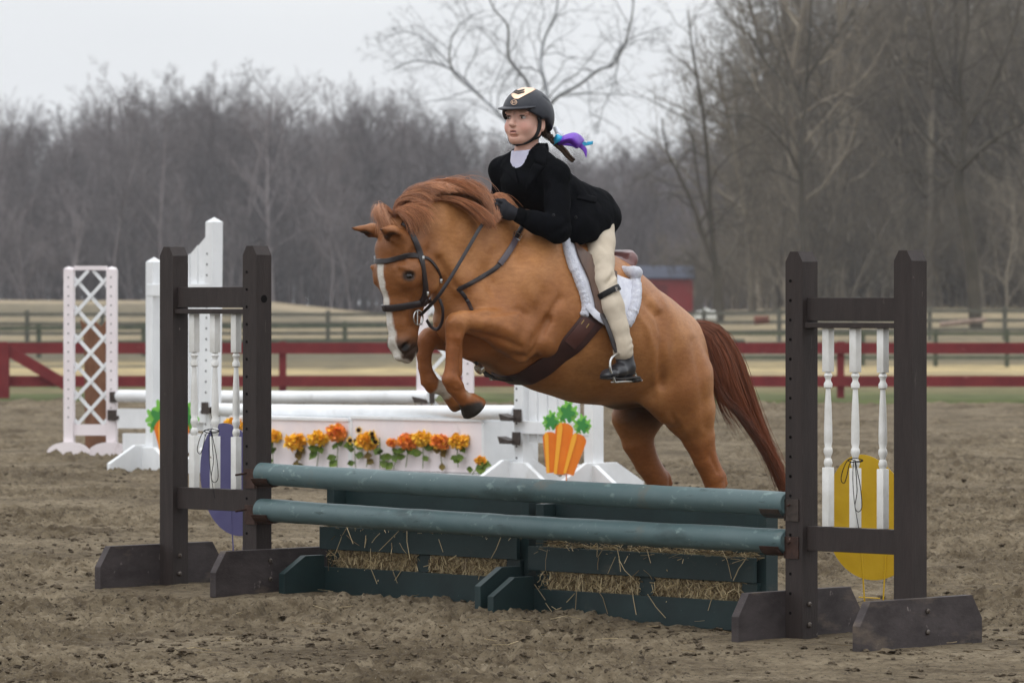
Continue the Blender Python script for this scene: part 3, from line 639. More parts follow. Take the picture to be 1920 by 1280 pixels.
# ================================================================== JUMPS
m_brown = mat('brown_paint', srgb(53, 45, 43), .6, .3, col2=srgb(44, 37, 35), nscale=5, stretch=(6, 6, 1), bump=.35, bscale=30, bdist=.004,
              spots=[(srgb(112, 102, 98), 26, .70, .06, (1, 1, .6)), (srgb(96, 88, 84), 7, .69, .10, (3, 3, .7))])
m_brown_w = mat('weathered_brown_paint', srgb(72, 65, 65), .7, .3, col2=srgb(52, 46, 46), nscale=4, stretch=(1.5, 1.5, 3), bump=.4, bscale=30, bdist=.004,
                spots=[(srgb(128, 120, 116), 18, .66, .08, (1.5, 1.5, 1)), (srgb(104, 92, 80), 4, .58, .18, (1, 1, 2.5))])
m_hole = mat('hole_dark', srgb(14, 12, 11), .9, .1)
m_white_b = mat('white_spindle_paint', srgb(232, 232, 230), .4, .45, col2=srgb(214, 213, 208), nscale=10, spots=[(srgb(120, 108, 92), 30, .72, .05, (1, 1, 1))])
m_bolt = mat('bolt_steel', srgb(105, 98, 92), .45, .5, .7, col2=srgb(70, 60, 52), nscale=60)
m_rust = mat('rusty_steel', srgb(74, 52, 44), .6, .4, .35, col2=srgb(52, 36, 30), nscale=25, spots=[(srgb(128, 112, 104), 30, .7, .06, (1, 1, 1))])
m_cup = mat('dark_cup_steel', srgb(60, 52, 48), .5, .5, .5, col2=srgb(80, 70, 64), nscale=30)
m_teal = mat('teal_pole_paint', srgb(84, 103, 105), .5, .4, col2=srgb(74, 96, 98), nscale=3, stretch=(1, 1, 1), bump=.25, bscale=35, bdist=.003,
             spots=[(srgb(58, 74, 74), 3.5, .56, .16, (1, 1, 3)), (srgb(112, 132, 130), 16, .60, .10, (1, 1, 1.5)), (srgb(60, 78, 78), 24, .64, .04, (.35, .35, 2)), (srgb(150, 160, 154), 34, .70, .03, (1, 1, 1)), (srgb(96, 98, 90), 5, .62, .12, (1, 1, 1))])
m_green = mat('dark_green_paint', srgb(33, 53, 54), .5, .4, col2=srgb(25, 42, 43), nscale=4, bump=.3, bscale=30, bdist=.004,
              spots=[(srgb(74, 92, 90), 20, .69, .07, (1, 1, 1)), (srgb(80, 76, 66), 5, .63, .2, (1, 1, 2))])
m_greenl = mat('worn_green_paint', srgb(66, 92, 90), .5, .4, col2=srgb(48, 72, 72), nscale=9, spots=[(srgb(30, 40, 40), 30, .68, .05, (1, 1, 1))])
m_straw = mat('straw', (0, 0, 0), .55, .4, attr='tone')
m_cord = mat('black_cord', srgb(22, 20, 22), .7, .3)

def build_jump_standard(name, o, sgn, label):
    """o: foot of the inner post, sgn: +1 when the wing runs towards D. Built at its own origin."""
    root = empty(name, o); tag(root, label, 'jump standard', 'brown jump standards of the near fence')
    Ds = D * sgn; ax = (D, Pp, UP); Hh = 1.51; wd = .555; s = .089
    for k, c in ((0, np.zeros(3)), (1, Ds * wd)):
        m = MB(); h = s / 2
        prof = [(-h, -.015), (h, -.015), (h, Hh - .040), (.020, Hh), (-.020, Hh), (-h, Hh - .040)]
        m.prism(prof, c, D, UP, Pp, s)
        zs = [.10 + .0762 * i for i in range(18)] if k == 0 else []
        for z in zs: m.lathe([(-.0015, .0062), (.0022, .0062)], c + UP * z - D * .018 * 1 + Pp * (h), Pp, 10, mi=1)
        if k == 0:
            if sgn < 0: m.lathe([(-.001, .017), (.0025, .017)], c + UP * 1.278 + D * (h) , D, 18, mi=1)
        p = m.build('post', [m_brown, m_hole], root)
    # the foot boards
    for k in (0, 1):
        c = Ds * wd * k; side = -1 if k == 0 else 1
        c = c + Ds * side * (s / 2 + .019 + .001)
        Lb = .72; hb = .185; cx = .06; cz = .09
        poly = [(-Lb / 2, -.012), (Lb / 2, -.012), (Lb / 2, hb - cz), (Lb / 2 - cx, hb), (-Lb / 2 + cx, hb), (-Lb / 2, hb - cz)]
        m = MB(); m.prism(poly, c + Pp * (-.045 if k == 0 else .03), Pp, UP, D, .038)
        b = m.build('foot_board', [m_brown_w], root); bev(b, .0015)
        for z in (.055, .135):
            m = MB()
            if sgn * side > 0: q = c + D * (.019 + .001) + Pp * .0
            else: q = Ds * wd * k + D * (s / 2 + .001) + Pp * .008
            m.lathe([(0, .011), (.006, .011), (.010, .006)], q + UP * z, D, 8)
            m.build('bolt', [m_bolt], b)
    # crosspieces
    def beam(nm, z0, z1, th, a0, a1, off=0.0):
        m = MB(); c = Ds * ((a0 + a1) / 2) + UP * (z0 + z1) / 2 + Pp * off; m.box(c, (a1 - a0, th, z1 - z0), ax)
        b = m.build(nm, [m_brown], root); bev(b, .002); return b
    i0, i1 = s / 2 + .0005, wd - s / 2 - .0005
    beam('top_rail', 1.240, 1.330, .040, i0, i1)
    beam('spindle_rail', 1.212, 1.233, .070, i0, i1)
    beam('bottom_rail', .345, .440, .040, i0, i1)
    z0, z1 = .441, 1.2115
    for i in range(3):
        a = i0 + (i1 - i0) * (.20 + .30 * i); c = Ds * a
        m = MB(); q = .034
        m.box(c + UP * (z0 + .115), (q, q, .23), ax, bev=.002); m.box(c + UP * (z1 - .085), (q, q, .17), ax, bev=.002)
        a0 = z0 + .23; a1 = z1 - .17; LN = a1 - a0
        pr = [(0, .010), (.004, .014), (.018, .0175), (.032, .014), (.036, .011), (.044, .0125), (.060, .018), (.074, .0165), (.080, .013),
              (.10, .0165), (.16, .0162), (.24, .0135), (LN - .065, .0095), (LN - .060, .0165), (LN - .046, .0175), (LN - .034, .011), (LN - .026, .0115), (LN - .014, .017), (LN - .004, .013), (LN, .010)]
        m.lathe(pr, c + UP * a0, UP, 16); sp = m.build('spindle', [m_white_b], root, smooth=True)
    return root
def bev(o, wdt, seg=2):
    md = o.modifiers.new('bevel', 'BEVEL'); md.width = wdt; md.segments = seg; md.limit_method = 'ANGLE'; md.angle_limit = math.radians(40)

# the cups and poles
def pole_line(zl, zr):
    a = LA + D * .052 + Pp * .030 ; a = np.array([a[0], a[1], zl]); b = RA - D * .047 + Pp * .030; b = np.array([b[0], b[1], zr]); return a, b
def build_pole(name, a, b, r, m_, label, seed, group=None):
    rng = np.random.default_rng(seed); n = 60; P = [a + (b - a) * t for t in np.linspace(0, 1, n)]
    R = np.array([r * (1 + .035 * (vnoise(np.array([t * 9.0]), np.array([seed * 1.0]), seed)[0] - .5)) for t in np.linspace(0, 1, n)]); R[0] *= .86; R[-1] *= .86
    P = [P[0], P[0] + (b - a) * .003] + P[1:-1] + [P[-1] - (b - a) * .003, P[-1]]; R = np.concatenate([[R[0]], [R[1]], R[1:-1], [R[-2]], [R[-1]]])
    d = (b - a)
    P = [p + UP * (-.006 * math.sin(math.pi * i / (len(P) - 1))) for i, p in enumerate(P)]
    V, q, caps = tube_np(P, R, 28)
    V = V + (fbm(V[:, 0] * 9 + V[:, 2] * 30, V[:, 1] * 9, 3, seed)[:, None] - .5) * np.array([.002, .002, .004])
    me = mesh_np(name, V, [q, np.array([caps[0]]), np.array([caps[1]])], [m_], True)
    try: me.set_sharp_from_angle(angle=math.radians(50))
    except Exception: pass
    return tag(obj(name, me), label, 'pole', group)
for zl, zr, lab in ((.566, .524, 'upper teal wooden pole, worn near its left end, resting in the cups'), (.408, .378, 'lower teal wooden pole under the other one and over the straw')):
    a, b = pole_line(zl, zr); build_pole('jump_pole', a, b, .0485, m_teal, lab, 3 if zl > .5 else 8, 'teal poles of the near fence')
ls = build_jump_standard('jump_standard', tuple(LA), -1, 'brown wooden jump standard before the purple egg, holding the left pole ends')
rs = build_jump_standard('jump_standard', tuple(RA), 1, 'brown wooden jump standard before the yellow egg, holding the right pole ends')
def cup(root, o, sgn, z, rust):
    """plate on the post's camera face plus a curved lip under the pole"""
    c = np.zeros(3); m = MB(); h = .0445; ax = (D, Pp, UP)
    mt = m_rust if rust else m_cup
    m.box(UP * (z + .012) + Pp * (h + .003) - D * .006 * sgn, (.066, .005, .085), ax)
    m.box(UP * (z + .012) - D * sgn * (h + .003), (.005, 2 * h + .006, .085), ax)
    # lip: arc across the pole, sticking out along -D*sgn
    V = []; n = 9; L0, L1 = h + .0055, h + .105
    for j in range(n):
        a = math.radians(-70 + 140 * j / (n - 1)); r = .053
        for (l, rr) in ((L0, r), (L1, r), (L1, r + .004), (L0, r + .004)):
            V.append(-D * sgn * l + UP * (z + .034 - rr * math.cos(a)) + Pp * (.030 + rr * math.sin(a)))
    Fs = []
    for j in range(n - 1):
        for k in range(4): Fs.append([4 * j + k, 4 * j + (k + 1) % 4, 4 * j + 4 + (k + 1) % 4, 4 * j + 4 + k])
    Fs += [[0, 1, 2, 3], [4 * n - 4 + k for k in (3, 2, 1, 0)]]
    m.add(V, Fs)
    m.build('jump_cup', [mt], root)
    m = MB(); m.tube([Pp * (h + .004) + UP * (z + .034) - D * .018, Pp * (h + .065 if sgn < 0 else h + .022) + UP * (z + .028) - D * .018], .0048, 8)
    m.build('cup_pin', [m_rust], root)
cup(ls, LA, -1, .566 - .05 - .035, True); cup(ls, LA, -1, .408 - .05 - .035, True)
cup(rs, RA, 1, .524 - .035, False); cup(rs, RA, 1, .378 - .035, True)

# dark green straw-filled hay boxes under the poles
HB = np.array([-.833, 20.89, .048]); DB = nrm(np.array([.839 + .833, 19.14 - 20.89, 0])); PB = np.array([DB[1], -DB[0], 0.0])
if PB[1] > 0: PB = -PB
def build_hay_box(t0, t1, label, first):
    zb = .055 - .030 * t0
    o = HB + DB * t0; o[2] = 0; L_ = t1 - t0
    root = empty('hay_box', o); tag(root, label, 'straw box', 'dark green straw boxes under the poles')
    ax = (DB, PB, UP)
    def board(nm, a0, a1, z0, z1, y0, y1, mt=m_green, par=root):
        m = MB(); m.box(DB * (a0 + a1) / 2 + PB * (y0 + y1) / 2 + UP * (zb + (z0 + z1) / 2), (a1 - a0, y1 - y0, z1 - z0), ax)
        b = m.build(nm, [mt], par); bev(b, .002); return b
    board('bottom_board', 0, L_, -.02, .098, 0, .020)
    board('middle_board', 0 if first else 0, L_ - .03, .175, .275, 0, .020)
    for a in (0.045, L_ / 2 - .03, L_ - .115): board('window_post', a, a + .085 if a > .1 else a + .06, .099, .1745, -.022, -.001)
    board('back_panel', 0, L_ - .02, .02, .460, -.112, -.092)
    for a in (0.0, L_ - .05): board('corner_post', a + .001, a + .049, -.02, .452, -.0915, -.0225)
    # feet
    for a in ((0, L_) if first else (0,)):
        poly = [(.02, -.02), (.255, -.02), (.255, .075), (.13, .150), (.02, .150)]
        m = MB(); aa = a + (.019 if a == 0 else -.019); m.prism(poly, DB * aa + UP * zb + PB * .0015, PB, UP, DB, .036); b = m.build('foot_wedge', [m_green], root); bev(b, .002)
    return root
build_hay_box(0.0, 1.285, 'dark green straw box nearer the purple egg, left one of the pair', True)
build_hay_box(1.325, 2.655, 'dark green straw box nearer the yellow egg, right one of the pair', False)

def straws(n, fn, r0, r1, l0, l1, seed, curve=.25):
    """fn(rng)->(centre, direction); thin bent three sided stalks"""
    rng = np.random.default_rng(seed); V = []; q = []; k = 0; T = []
    for i in range(n):
        c, d = fn(rng); Ln = l0 + (l1 - l0) * rng.random() ** 1.5; d = nrm(d); s = rng.normal(size=3); s = nrm(s - d * (s @ d))
        bend = s * Ln * curve * rng.normal()
        P = [c - d * Ln / 2, c + bend * .4, c + d * Ln / 2 + bend * .0]
        Vt, f, _ = tube_np(P, r0 + (r1 - r0) * rng.random(), 3); V.append(Vt); q.append(f + k); k += len(Vt); t = rng.random() ** 1.3; T.append(np.tile(np.array([.13, .085, .038]) * (1 - t) + np.array([.74, .60, .36]) * t, (len(Vt), 1)))
    return np.concatenate(V), np.concatenate(q), np.concatenate(T)
def straw_obj(name, parts, label, cat='straw'):
    V = []; q = []; k = 0
    for a, b, t in parts: V.append(a); q.append(b + k); k += len(a)
    me = mesh_np(name, np.concatenate(V), np.concatenate(q), [m_straw]); vcol(me, 'tone', np.concatenate([p[2] for p in parts])); return tag(obj(name, me), label, cat, kind='stuff')
def hay(t0, t1, seed, label):
    zb = .055 - .030 * t0; parts = []; Lh = (t1 - t0)
    for a, b in ((.06, Lh / 2 - .03), (Lh / 2 + .055, Lh - .115)):
        def fn(rng, a=a, b=b):
            c = HB + DB * (t0 + a + (b - a) * rng.random()) + PB * (-.050 + .052 * rng.random()); c[2] = zb + .095 + .085 * rng.random()
            th = rng.normal() * 1.2; return c, DB * math.sin(th) * 1.1 + UP * math.cos(th) + PB * rng.normal() * .25
        parts.append(straws(2300, fn, .0012, .0028, .03, .11, seed)); seed += 1
    def fn2(rng):
        c = HB + DB * (t0 + .05 + (Lh - .1) * rng.random()) + PB * (-.06 + .07 * rng.random()); c[2] = zb + .265 + .03 * rng.random() ** 2
        return c, DB * rng.normal() + PB * rng.normal() * .3 + UP * rng.normal() * .12
    parts.append(straws(620, fn2, .0008, .0016, .05, .15, seed))
    def fn3(rng):     # stalks hanging over the boards
        c = HB + DB * (t0 + .05 + (Lh - .1) * rng.random()) + PB * (.024 + .008 * rng.random()); c[2] = zb + (.24 if rng.random() < .6 else .09) + .03 * rng.normal()
        return c, DB * rng.normal() * .7 + UP
    parts.append(straws(20, fn3, .0012, .0021, .05, .17, seed + 7))
    # body of the filling behind the loose stalks
    m = MB(); ax = (DB, PB, UP)
    straw_obj('straw_filling', parts, label)
hay(0.0, 1.285, 40, 'loose golden straw filling the left green box under the poles')
hay(1.325, 2.655, 60, 'loose golden straw filling the right green box under the poles')
def fallen(rng):
    y = 17.3 + 4.2 * rng.random(); x = (rng.random() - .35) * 3.4; return np.array([x, y, G(x, y) + .010 + .012 * rng.random()]), np.array([1, .8 * rng.normal(), .05 * rng.normal()])
straw_obj('fallen_straw', [straws(90, fallen, .0009, .0018, .04, .16, 99)], 'single straw stalks fallen on the dirt around the near jump')

# easter eggs on wire stakes
def build_egg(name, cpx, cpy, Y, a, b, tilt, col, label, legs, yaw):
    c = np.array(W(cpx, cpy, Y)); gz_ = G(c[0], c[1]); root = empty(name, (c[0], c[1], gz_)); tag(root, label, 'egg sign', 'plastic egg signs behind the near fence')
    U = np.array([math.cos(yaw), math.sin(yaw), 0]); T = np.array([-math.sin(yaw), math.cos(yaw), 0]); 
    ct, st = math.cos(tilt), math.sin(tilt); u2 = U * ct + UP * st; v2 = -U * st + UP * ct
    lc = c - np.array([c[0], c[1], gz_]); n = 56; m = MB(); P = []
    for i in range(n):
        t = 2 * math.pi * i / n; x = a * math.cos(t) * (1 - .13 * math.sin(t)); P.append((x, b * math.sin(t)))
    m.prism(P, lc, u2, v2, T, .006); e = m.build('egg_panel', [mat(name + '_plastic', col[0], .42, .4, col2=col[1], nscale=2.0, bump=.5, bscale=3.5, bdist=.03, spots=[(col[2], 5, .62, .1, (1, 1, .4))])], root)
    m = MB()
    for s in (-1, 1):
        t = lc + u2 * s * legs - v2 * b * .35; m.tube([t - T * .006, np.array([t[0] - .02 * s, t[1], -.03])], .0035, 6)
    z = .075; pa = lc + u2 * -legs; pb = lc + u2 * legs
    m.tube([np.array([pa[0] + .01, pa[1], z]), np.array([pb[0] - .01, pb[1], z - .004])], .003, 6); m.build('wire_stake', [mat(name + '_wire', col[0], .4, .4)], root)
build_egg('egg_cutout', 1630, 969, 19.6, .184, .262, math.radians(12), (srgb(196, 158, 22), srgb(178, 140, 16), srgb(222, 190, 70)), 'yellow plastic egg cutout on wire stakes behind the right brown standard', .055, math.radians(-12))
build_egg('egg_cutout', 438, 898, 21.6, .170, .262, math.radians(16), (srgb(94, 91, 134), srgb(82, 79, 122), srgb(114, 111, 152)), 'purple plastic egg cutout on wire stakes behind the left brown standard', .04, math.radians(-25))

# cords tied to the middle spindles
def cordset(px, top, Y, label, sc=1.0):
    m = MB(); q = lambda x, y: W(px + x, top + y, Y)
    m.tube(bez([q(14, 2), q(2, 3), q(-12, 0), q(-22, 18), q(-26, 38), q(-20, 44), q(-15, 30), q(-10, 8), q(-2, 4)], 6), .0019, 6)
    m.tube(bez([q(0, 0), q(2, 25), q(4, 60), q(0, 88), q(6, 98), q(13, 88), q(10, 50), q(4, 20), q(1, 2)], 6), .0019, 6)
    m.tube(bez([q(-2, 0), q(-4, 30), q(-2, 70), q(2, 100), q(7, 128)], 6), .0016, 6)
    m.tube(bez([q(-14, 2), q(-4, -2), q(8, -1), q(15, 2), q(8, 5), q(-6, 5), q(-14, 2)], 5), .0022, 6)
    tag(m.build('tie_cord', [m_cord], smooth=True), label, 'cord', 'thin black cords tied to spindles')
cordset(1603, 861, 18.30, 'thin black cord looped round a white spindle before the yellow egg')
cordset(396, 806, 20.93, 'thin black cord looped round a white spindle before the purple egg')

# ------------------------------------------------------------------ the white jump behind
m_white = mat('white_wood_paint', srgb(236, 238, 240), .5, .4, col2=srgb(220, 222, 224), nscale=3, stretch=(1, 1, .6), bump=.2, bscale=25, bdist=.004,
              spots=[(srgb(120, 116, 112), 17, .71, .04, (1, 1, .7)), (srgb(176, 172, 164), 3, .60, .2, (1, 1, .5))])
m_pinkw = mat('pale_pink_paint', srgb(238, 230, 232), .5, .4, col2=srgb(230, 220, 223), nscale=3, spots=[(srgb(186, 170, 168), 6, .64, .12, (1, 1, .5))])
m_whitegap = mat('white_board_seams', srgb(150, 148, 146), .7, .2)
AW = math.atan2(34.0 - 31.3, (982 - 960) * 31.3 / F - (395 - 960) * 34.0 / F)
DW = np.array([math.cos(AW), -math.sin(AW), 0]); PW = np.array([-math.sin(AW), -math.cos(AW), 0])
def wing_standard(name, px, Y, sgn, label, Hh=1.83, wid=.71, holes=True, outer=1.55, lean=0.0):
    x = (px - 960) * Y / F; o = (x, Y, G(x, Y)); root = empty(name, o); tag(root, label, 'jump standard', 'white wing standards of the flower jump')
    Ds = DW * sgn; ax = (DW, PW, UP); s = .089; lv = Ds * -lean
    def post(nm, a, h, wd=.089, th=.089, ln=0.0, z0=-.015, cap=True, off=0.0):
        m = MB(); b = Ds * a + PW * off; t = b - Ds * ln; hw = wd / 2; ht = th / 2
        V = []
        for p, zz in ((b + UP * z0, 0), (t + UP * (h - (.035 if cap else 0)), 0)):
            V += [p - DW * hw - PW * ht, p + DW * hw - PW * ht, p + DW * hw + PW * ht, p - DW * hw + PW * ht]
        Fs = [[0, 3, 2, 1]] + [[i, (i + 1) % 4, 4 + (i + 1) % 4, 4 + i] for i in range(4)]
        if cap:
            V.append(t + UP * h); Fs += [[4 + i, 4 + (i + 1) % 4, 8] for i in range(4)]
        else: Fs.append([4, 5, 6, 7])
        m.add(V, Fs)
        if nm == 'inner_post':
            for i in range(20):
                z = .12 + .0762 * i; m.lathe([(-.001, .0075), (.003, .0075)], UP * z + Ds * lean * z / Hh + PW * (s / 2) - DW * .02, PW, 8, mi=1)
        return m.build(nm, [m_white, m_hole], root)
    post('inner_post', 0, Hh, ln=-lean)
    post('outer_post', wid, outer)
    # pickets between, rising towards the inner post
    pk = [(.105, 1.69), (.205, 1.63), (.305, 1.57), (.41, 1.48), (.52, 1.40)]
    for a, h in pk:
        m = MB(); c = Ds * a; hw = .042; sl = .06
        poly = [(-hw, .30), (hw, .30), (hw, h - sl if sgn > 0 else h), (-hw, h if sgn > 0 else h - sl)]
        m.prism(poly, c + PW * -.0, DW, UP, PW, .018); m.build('picket', [m_white], root)
    for z in (1.27, .36):
        m = MB(); m.box(Ds * (wid / 2) + UP * (z + .04) + PW * .031, (wid + .06 if z > 1 else wid, .036, .085), ax); b = m.build('cross_board', [m_white], root); bev(b, .003)
    for a in (0, wid):
        c = Ds * a; poly = [(-.36, -.015), (.36, -.015), (.36, .055), (.13, .185), (-.13, .185), (-.36, .055)]
        m = MB(); off = (s / 2 + .020) * (1 if a else -1)
        m.prism(poly, c + Ds * off, PW, UP, DW, .038); b = m.build('foot_board', [m_white], root); bev(b, .003)
        m = MB(); poly = [(-.30, -.015), (.30, -.015), (.30, .05), (.10, .17), (-.10, .17), (-.30, .05)]
        if sgn > 0 or a: m.prism(poly, c + PW * (s / 2 + .019) , DW, UP, PW, .036); b = m.build('foot_board', [m_white], root); bev(b, .003)
    return root
yl, yr = 34.0, 31.3
wl_ = wing_standard('wing_standard', 397, yl, -1, 'tall white picket wing standard seen behind the left brown standard', lean=-.03)
wr_ = wing_standard('wing_standard', 982, yr, 1, 'tall white picket wing standard behind the horse and the triple carrot', outer=.95)
def small_cup(root, loc, D_, P_, name='jump_cup'):
    o = np.array(root.location); c = np.array(tuple(loc)) - o; m = MB()
    m.box(c, (.075, .012, .085), (D_, P_, UP)); m.prism([(-.01, -.035), (-.115, -.035), (-.135, .012), (-.02, -.012)], c + P_ * .012, D_, UP, P_, .075); m.build(name, [m_cup], root)
small_cup(wr_, W(970, 779, yr - .08), DW, PW); small_cup(wr_, W(968, 822, yr - .08), DW, PW)
small_cup(wl_, W(384, 765, yl - .08), -DW, PW)
pa, pb = np.array(W(400, 768, 33.95)), np.array(W(968, 773, 31.35))
build_pole('jump_pole', pa, pb, .048, m_white, 'thick white pole above the orange flower box', 21, 'white poles of the flower jump')
# flower box: two white plank boxes
def plank_box(px0, px1, Y0, Y1, ytop0, ybot0, label, depth=.30, zt=None, name='plank_box', pinkish=True):
    a, b = np.array(W(px0, ytop0, Y0)), np.array(W(px1, ytop0, Y1)); zt0, zt1 = a[2], b[2]
    a2 = np.array([a[0], a[1], G(a[0], a[1]) - .02]); b2 = np.array([b[0], b[1], G(b[0], b[1]) - .02])
    o = a2.copy(); root = empty(name, o); tag(root, label, 'jump filler', 'white plank boxes of the flower jump')
    d = b2 - a2; d[2] = 0; Ln = np.linalg.norm(d); d = d / Ln; p = np.array([d[1], -d[0], 0]); p = p if p[1] < 0 else -p
    hgt = (zt0 + zt1) / 2 - (a2[2] + b2[2]) / 2; n = max(2, int(round(Ln / .24))); wv = Ln / n; zb = .10
    for i in range(n):
        m = MB(); m.box(d * (wv * (i + .5)) + UP * (zb + (hgt - zb) / 2) , (wv - .001, .018, hgt - zb), (d, p, UP)); q = m.build('plank', [m_pinkw if pinkish else m_white], root)
    m = MB(); m.box(d * Ln / 2 + UP * (hgt + .0105) - p * (depth / 2 - .02), (Ln + .02, depth, .020), (d, p, UP)); m.build('lid', [m_white], root)
    m = MB(); m.box(d * Ln / 2 + UP * .045 + p * .012, (Ln, .03, .10), (d, p, UP)); m.build('base_board', [m_white], root)
    for e in (-.011, Ln + .011):
        m = MB(); m.box(d * e + UP * (hgt / 2 - .001) - p * (depth / 2 - .012), (.018, depth, hgt), (d, p, UP)); m.build('end_panel', [m_white], root)
    m = MB(); m.box(d * Ln / 2 + UP * hgt / 2 - p * (depth - .012), (Ln, .016, hgt), (d, p, UP)); m.build('back_panel', [m_white], root)
yb0, yb1 = 33.3, 31.6; fY = lambda px: 33.3 + (px - 440) * (31.6 - 33.3) / (915 - 440)
plank_box(436, 655, fY(436), fY(655), 787, 865, 'white plank box with pinkish boards, the one nearer the purple egg')
plank_box(663, 905, fY(663), fY(905), 788, 870, 'white plank box with pinkish boards, the one nearer the triple carrot')
# artificial flowers
def flower_mats():
    o = mat('orange_petal', srgb(255, 182, 60), .6, .3, col2=srgb(255, 200, 66), nscale=30); r = mat('red_orange_petal', srgb(255, 148, 72), .6, .3, col2=srgb(255, 170, 90), nscale=30)
    y = mat('yellow_petal', srgb(255, 218, 80), .6, .3, col2=srgb(255, 200, 60), nscale=30); k = mat('seed_head', srgb(40, 24, 14), .9, .1)
    g = mat('flower_leaf', srgb(66, 92, 34), .55, .35, col2=srgb(104, 124, 44), nscale=9); g2 = mat('brown_leaf', srgb(92, 70, 32), .6, .3, col2=srgb(110, 96, 40), nscale=9)
    return o, r, y, k, g, g2
MO, MR, MY, MK, MG, MG2 = flower_mats()
def petals(m, c, R, n, seed, rng, flatten=.8, mi=0, face=None, mi2=None):
    for i in range(n):
        d = nrm(rng.normal(size=3)); d[1] = -abs(d[1]) if rng.random() < .7 else d[1]
        if face is not None: d = nrm(np.array([math.cos(i * 6.28 / n), 0, math.sin(i * 6.28 / n)]) + face * .2)
        L_ = R * (.75 + .4 * rng.random()); s = nrm(np.cross(d, rng.normal(size=3))); wd = L_ * (.34 if face is None else .22); b = c + d * R * .12
        m.add([b, b + d * L_ * .55 + s * wd, b + d * L_ + nrm(rng.normal(size=3)) * R * .12, b + d * L_ * .55 - s * wd], [(0, 1, 2, 3)], mi if (mi2 is None or rng.random() < .7) else mi2)
def frilly(m, c, R, rng):
    for i in range(170):       # ruffled petals lying round a ball, each turned outwards
        d = nrm(rng.normal(size=3) * np.array([1.1, 1, .8])); d[1] = -abs(d[1]) if rng.random() < .6 else d[1]
        p = c + d * R * (.35 + .45 * rng.random()) * np.array([1.1, .8, .85]); s = nrm(np.cross(d, rng.normal(size=3))); t = np.cross(d, s); q = R * (.16 + .12 * rng.random())
        o = d * q * .8; m.add([p - o, p + s * q + o * .2, p + t * q * .9 + o, p - s * q + o * .3, p - t * q * .6 + o * .2], [(0, 1, 2), (0, 2, 3), (0, 3, 4), (0, 4, 1)], 0 if rng.random() < .68 else 1)
    bm = bmesh.new(); bmesh.ops.create_icosphere(bm, subdivisions=2, radius=R * .50)
    m.add([c + np.array(v.co) * np.array([1.1, .8, .85]) for v in bm.verts], [[v.index for v in f.verts] for f in bm.faces], 0); bm.free()
def leafq(m, c, d, n_, L_, wd, mi=0):
    s = nrm(np.cross(d, n_)) * wd; d = nrm(d)
    m.add([c, c + d * L_ * .3 + s * .8, c + d * L_ * .6 + s + nrm(n_) * .006, c + d * L_ + nrm(n_) * .012, c + d * L_ * .6 - s + nrm(n_) * .006, c + d * L_ * .3 - s * .8, c + d * L_ * .5 - nrm(n_) * .004],
          [(0, 1, 6), (1, 2, 6), (2, 3, 6), (3, 4, 6), (4, 5, 6), (5, 0, 6)], mi)
def build_flower(px, py, kind, R, seed, label, ybot, bow=0, leafbrown=False):
    rng = np.random.default_rng(seed); Y = fY(px) - .05; t = np.array(W(px, py, Y)); b = np.array(W(px + bow, ybot, Y - .01)); 
    root = empty('artificial_flower', tuple(b)); tag(root, label, 'flower', 'artificial flowers along the white box'); t = t - b
    m = MB(); P = bez([np.zeros(3) - UP * .02, t * .5 + np.array([rng.normal() * .008, -.01, 0]), t], 5); m.tube(P, .0032, 5); m.build('stem', [MG], root)
    m = MB(); nm = {'o': (MO, MY), 'r': (MR, MO), 'y': (MY, MO)}[kind[0]]
    if kind in ('o', 'r', 'y'): R *= 1.32; frilly(m, t + np.array([0, -.02, 0]), R, rng)
    else:
        for k in range(3):
            c = t + np.array([rng.normal() * R * .5, -.03 - .01 * k, rng.normal() * R * .6]); petals(m, c, R * .55, 12, seed, rng, mi=0, face=np.array([0, -1.0, 0]))
            m.lathe([(0, .016), (.010, .014), (.014, .002)], c + np.array([0, -.012, 0]), (0, -1, 0), 8, mi=2)
    m.build('bloom', [nm[0], nm[1], MK], root)
    m = MB(); ml = MG2 if leafbrown else MG
    for k in range(5):
        f_ = .15 + .6 * rng.random() if k < 4 else .8; c = t * f_ + np.array([0, -.01, 0]); a = rng.random() * 6.28
        leafq(m, c, np.array([math.cos(a), -.4, .5 * math.sin(a) - .2]), np.array([.2 * rng.normal(), -1, .3]), .055 + .04 * rng.random(), .02 + .012 * rng.random())
    m.build('leaves', [ml], root)
def flower_row():
    L_ = [(437, 797, 'o', .060, 'orange bloom just left of the left brown post, above the purple egg'), (513, 818, 'y', .050, 'amber bloom half hidden by the left brown post'),
          (556, 828, 'o', .070, 'wide orange bloom second from the left brown post'), (597, 822, 'y', .062, 'golden orange bloom over one large round leaf'),
          (632, 811, 'r', .066, 'red orange bloom standing highest of the row'), (664, 822, 'ys', .050, 'small yellow daisies with black centres beside the red bloom'),
          (690, 826, 'o', .066, 'orange and yellow bloom over brown leaves, middle of the row'), (712, 820, 'ys', .050, 'yellow daisies with dark centres left of the small red bloom'),
          (735, 830, 'r', .034, 'small narrow red orange bloom between two clumps'), (764, 828, 'r', .062, 'deep red orange bloom over dark green leaves'),
          (793, 822, 'y', .058, 'tall golden yellow bloom beside the deep red one'), (826, 828, 'r', .060, 'ragged red and amber bloom over a brown leaf'),
          (862, 826, 'o', .062, 'round orange bloom last at full height on the right'), (901, 863, 'o', .036, 'low orange bud drooping at the right end of the box')]
    for i, (px, py, k, R, lb) in enumerate(L_): build_flower(px, py, k, R, 100 + i, lb, 870 + (i % 3) * 2 if i < 13 else 884, bow=(i % 3 - 1) * 3 if i < 13 else -16, leafbrown=i in (2, 6, 11))
flower_row()
def plain_box(name, c0, c1, Y0, Y1, ys, label, cat, mt, th=.02, group=None, parts=None):
    pass
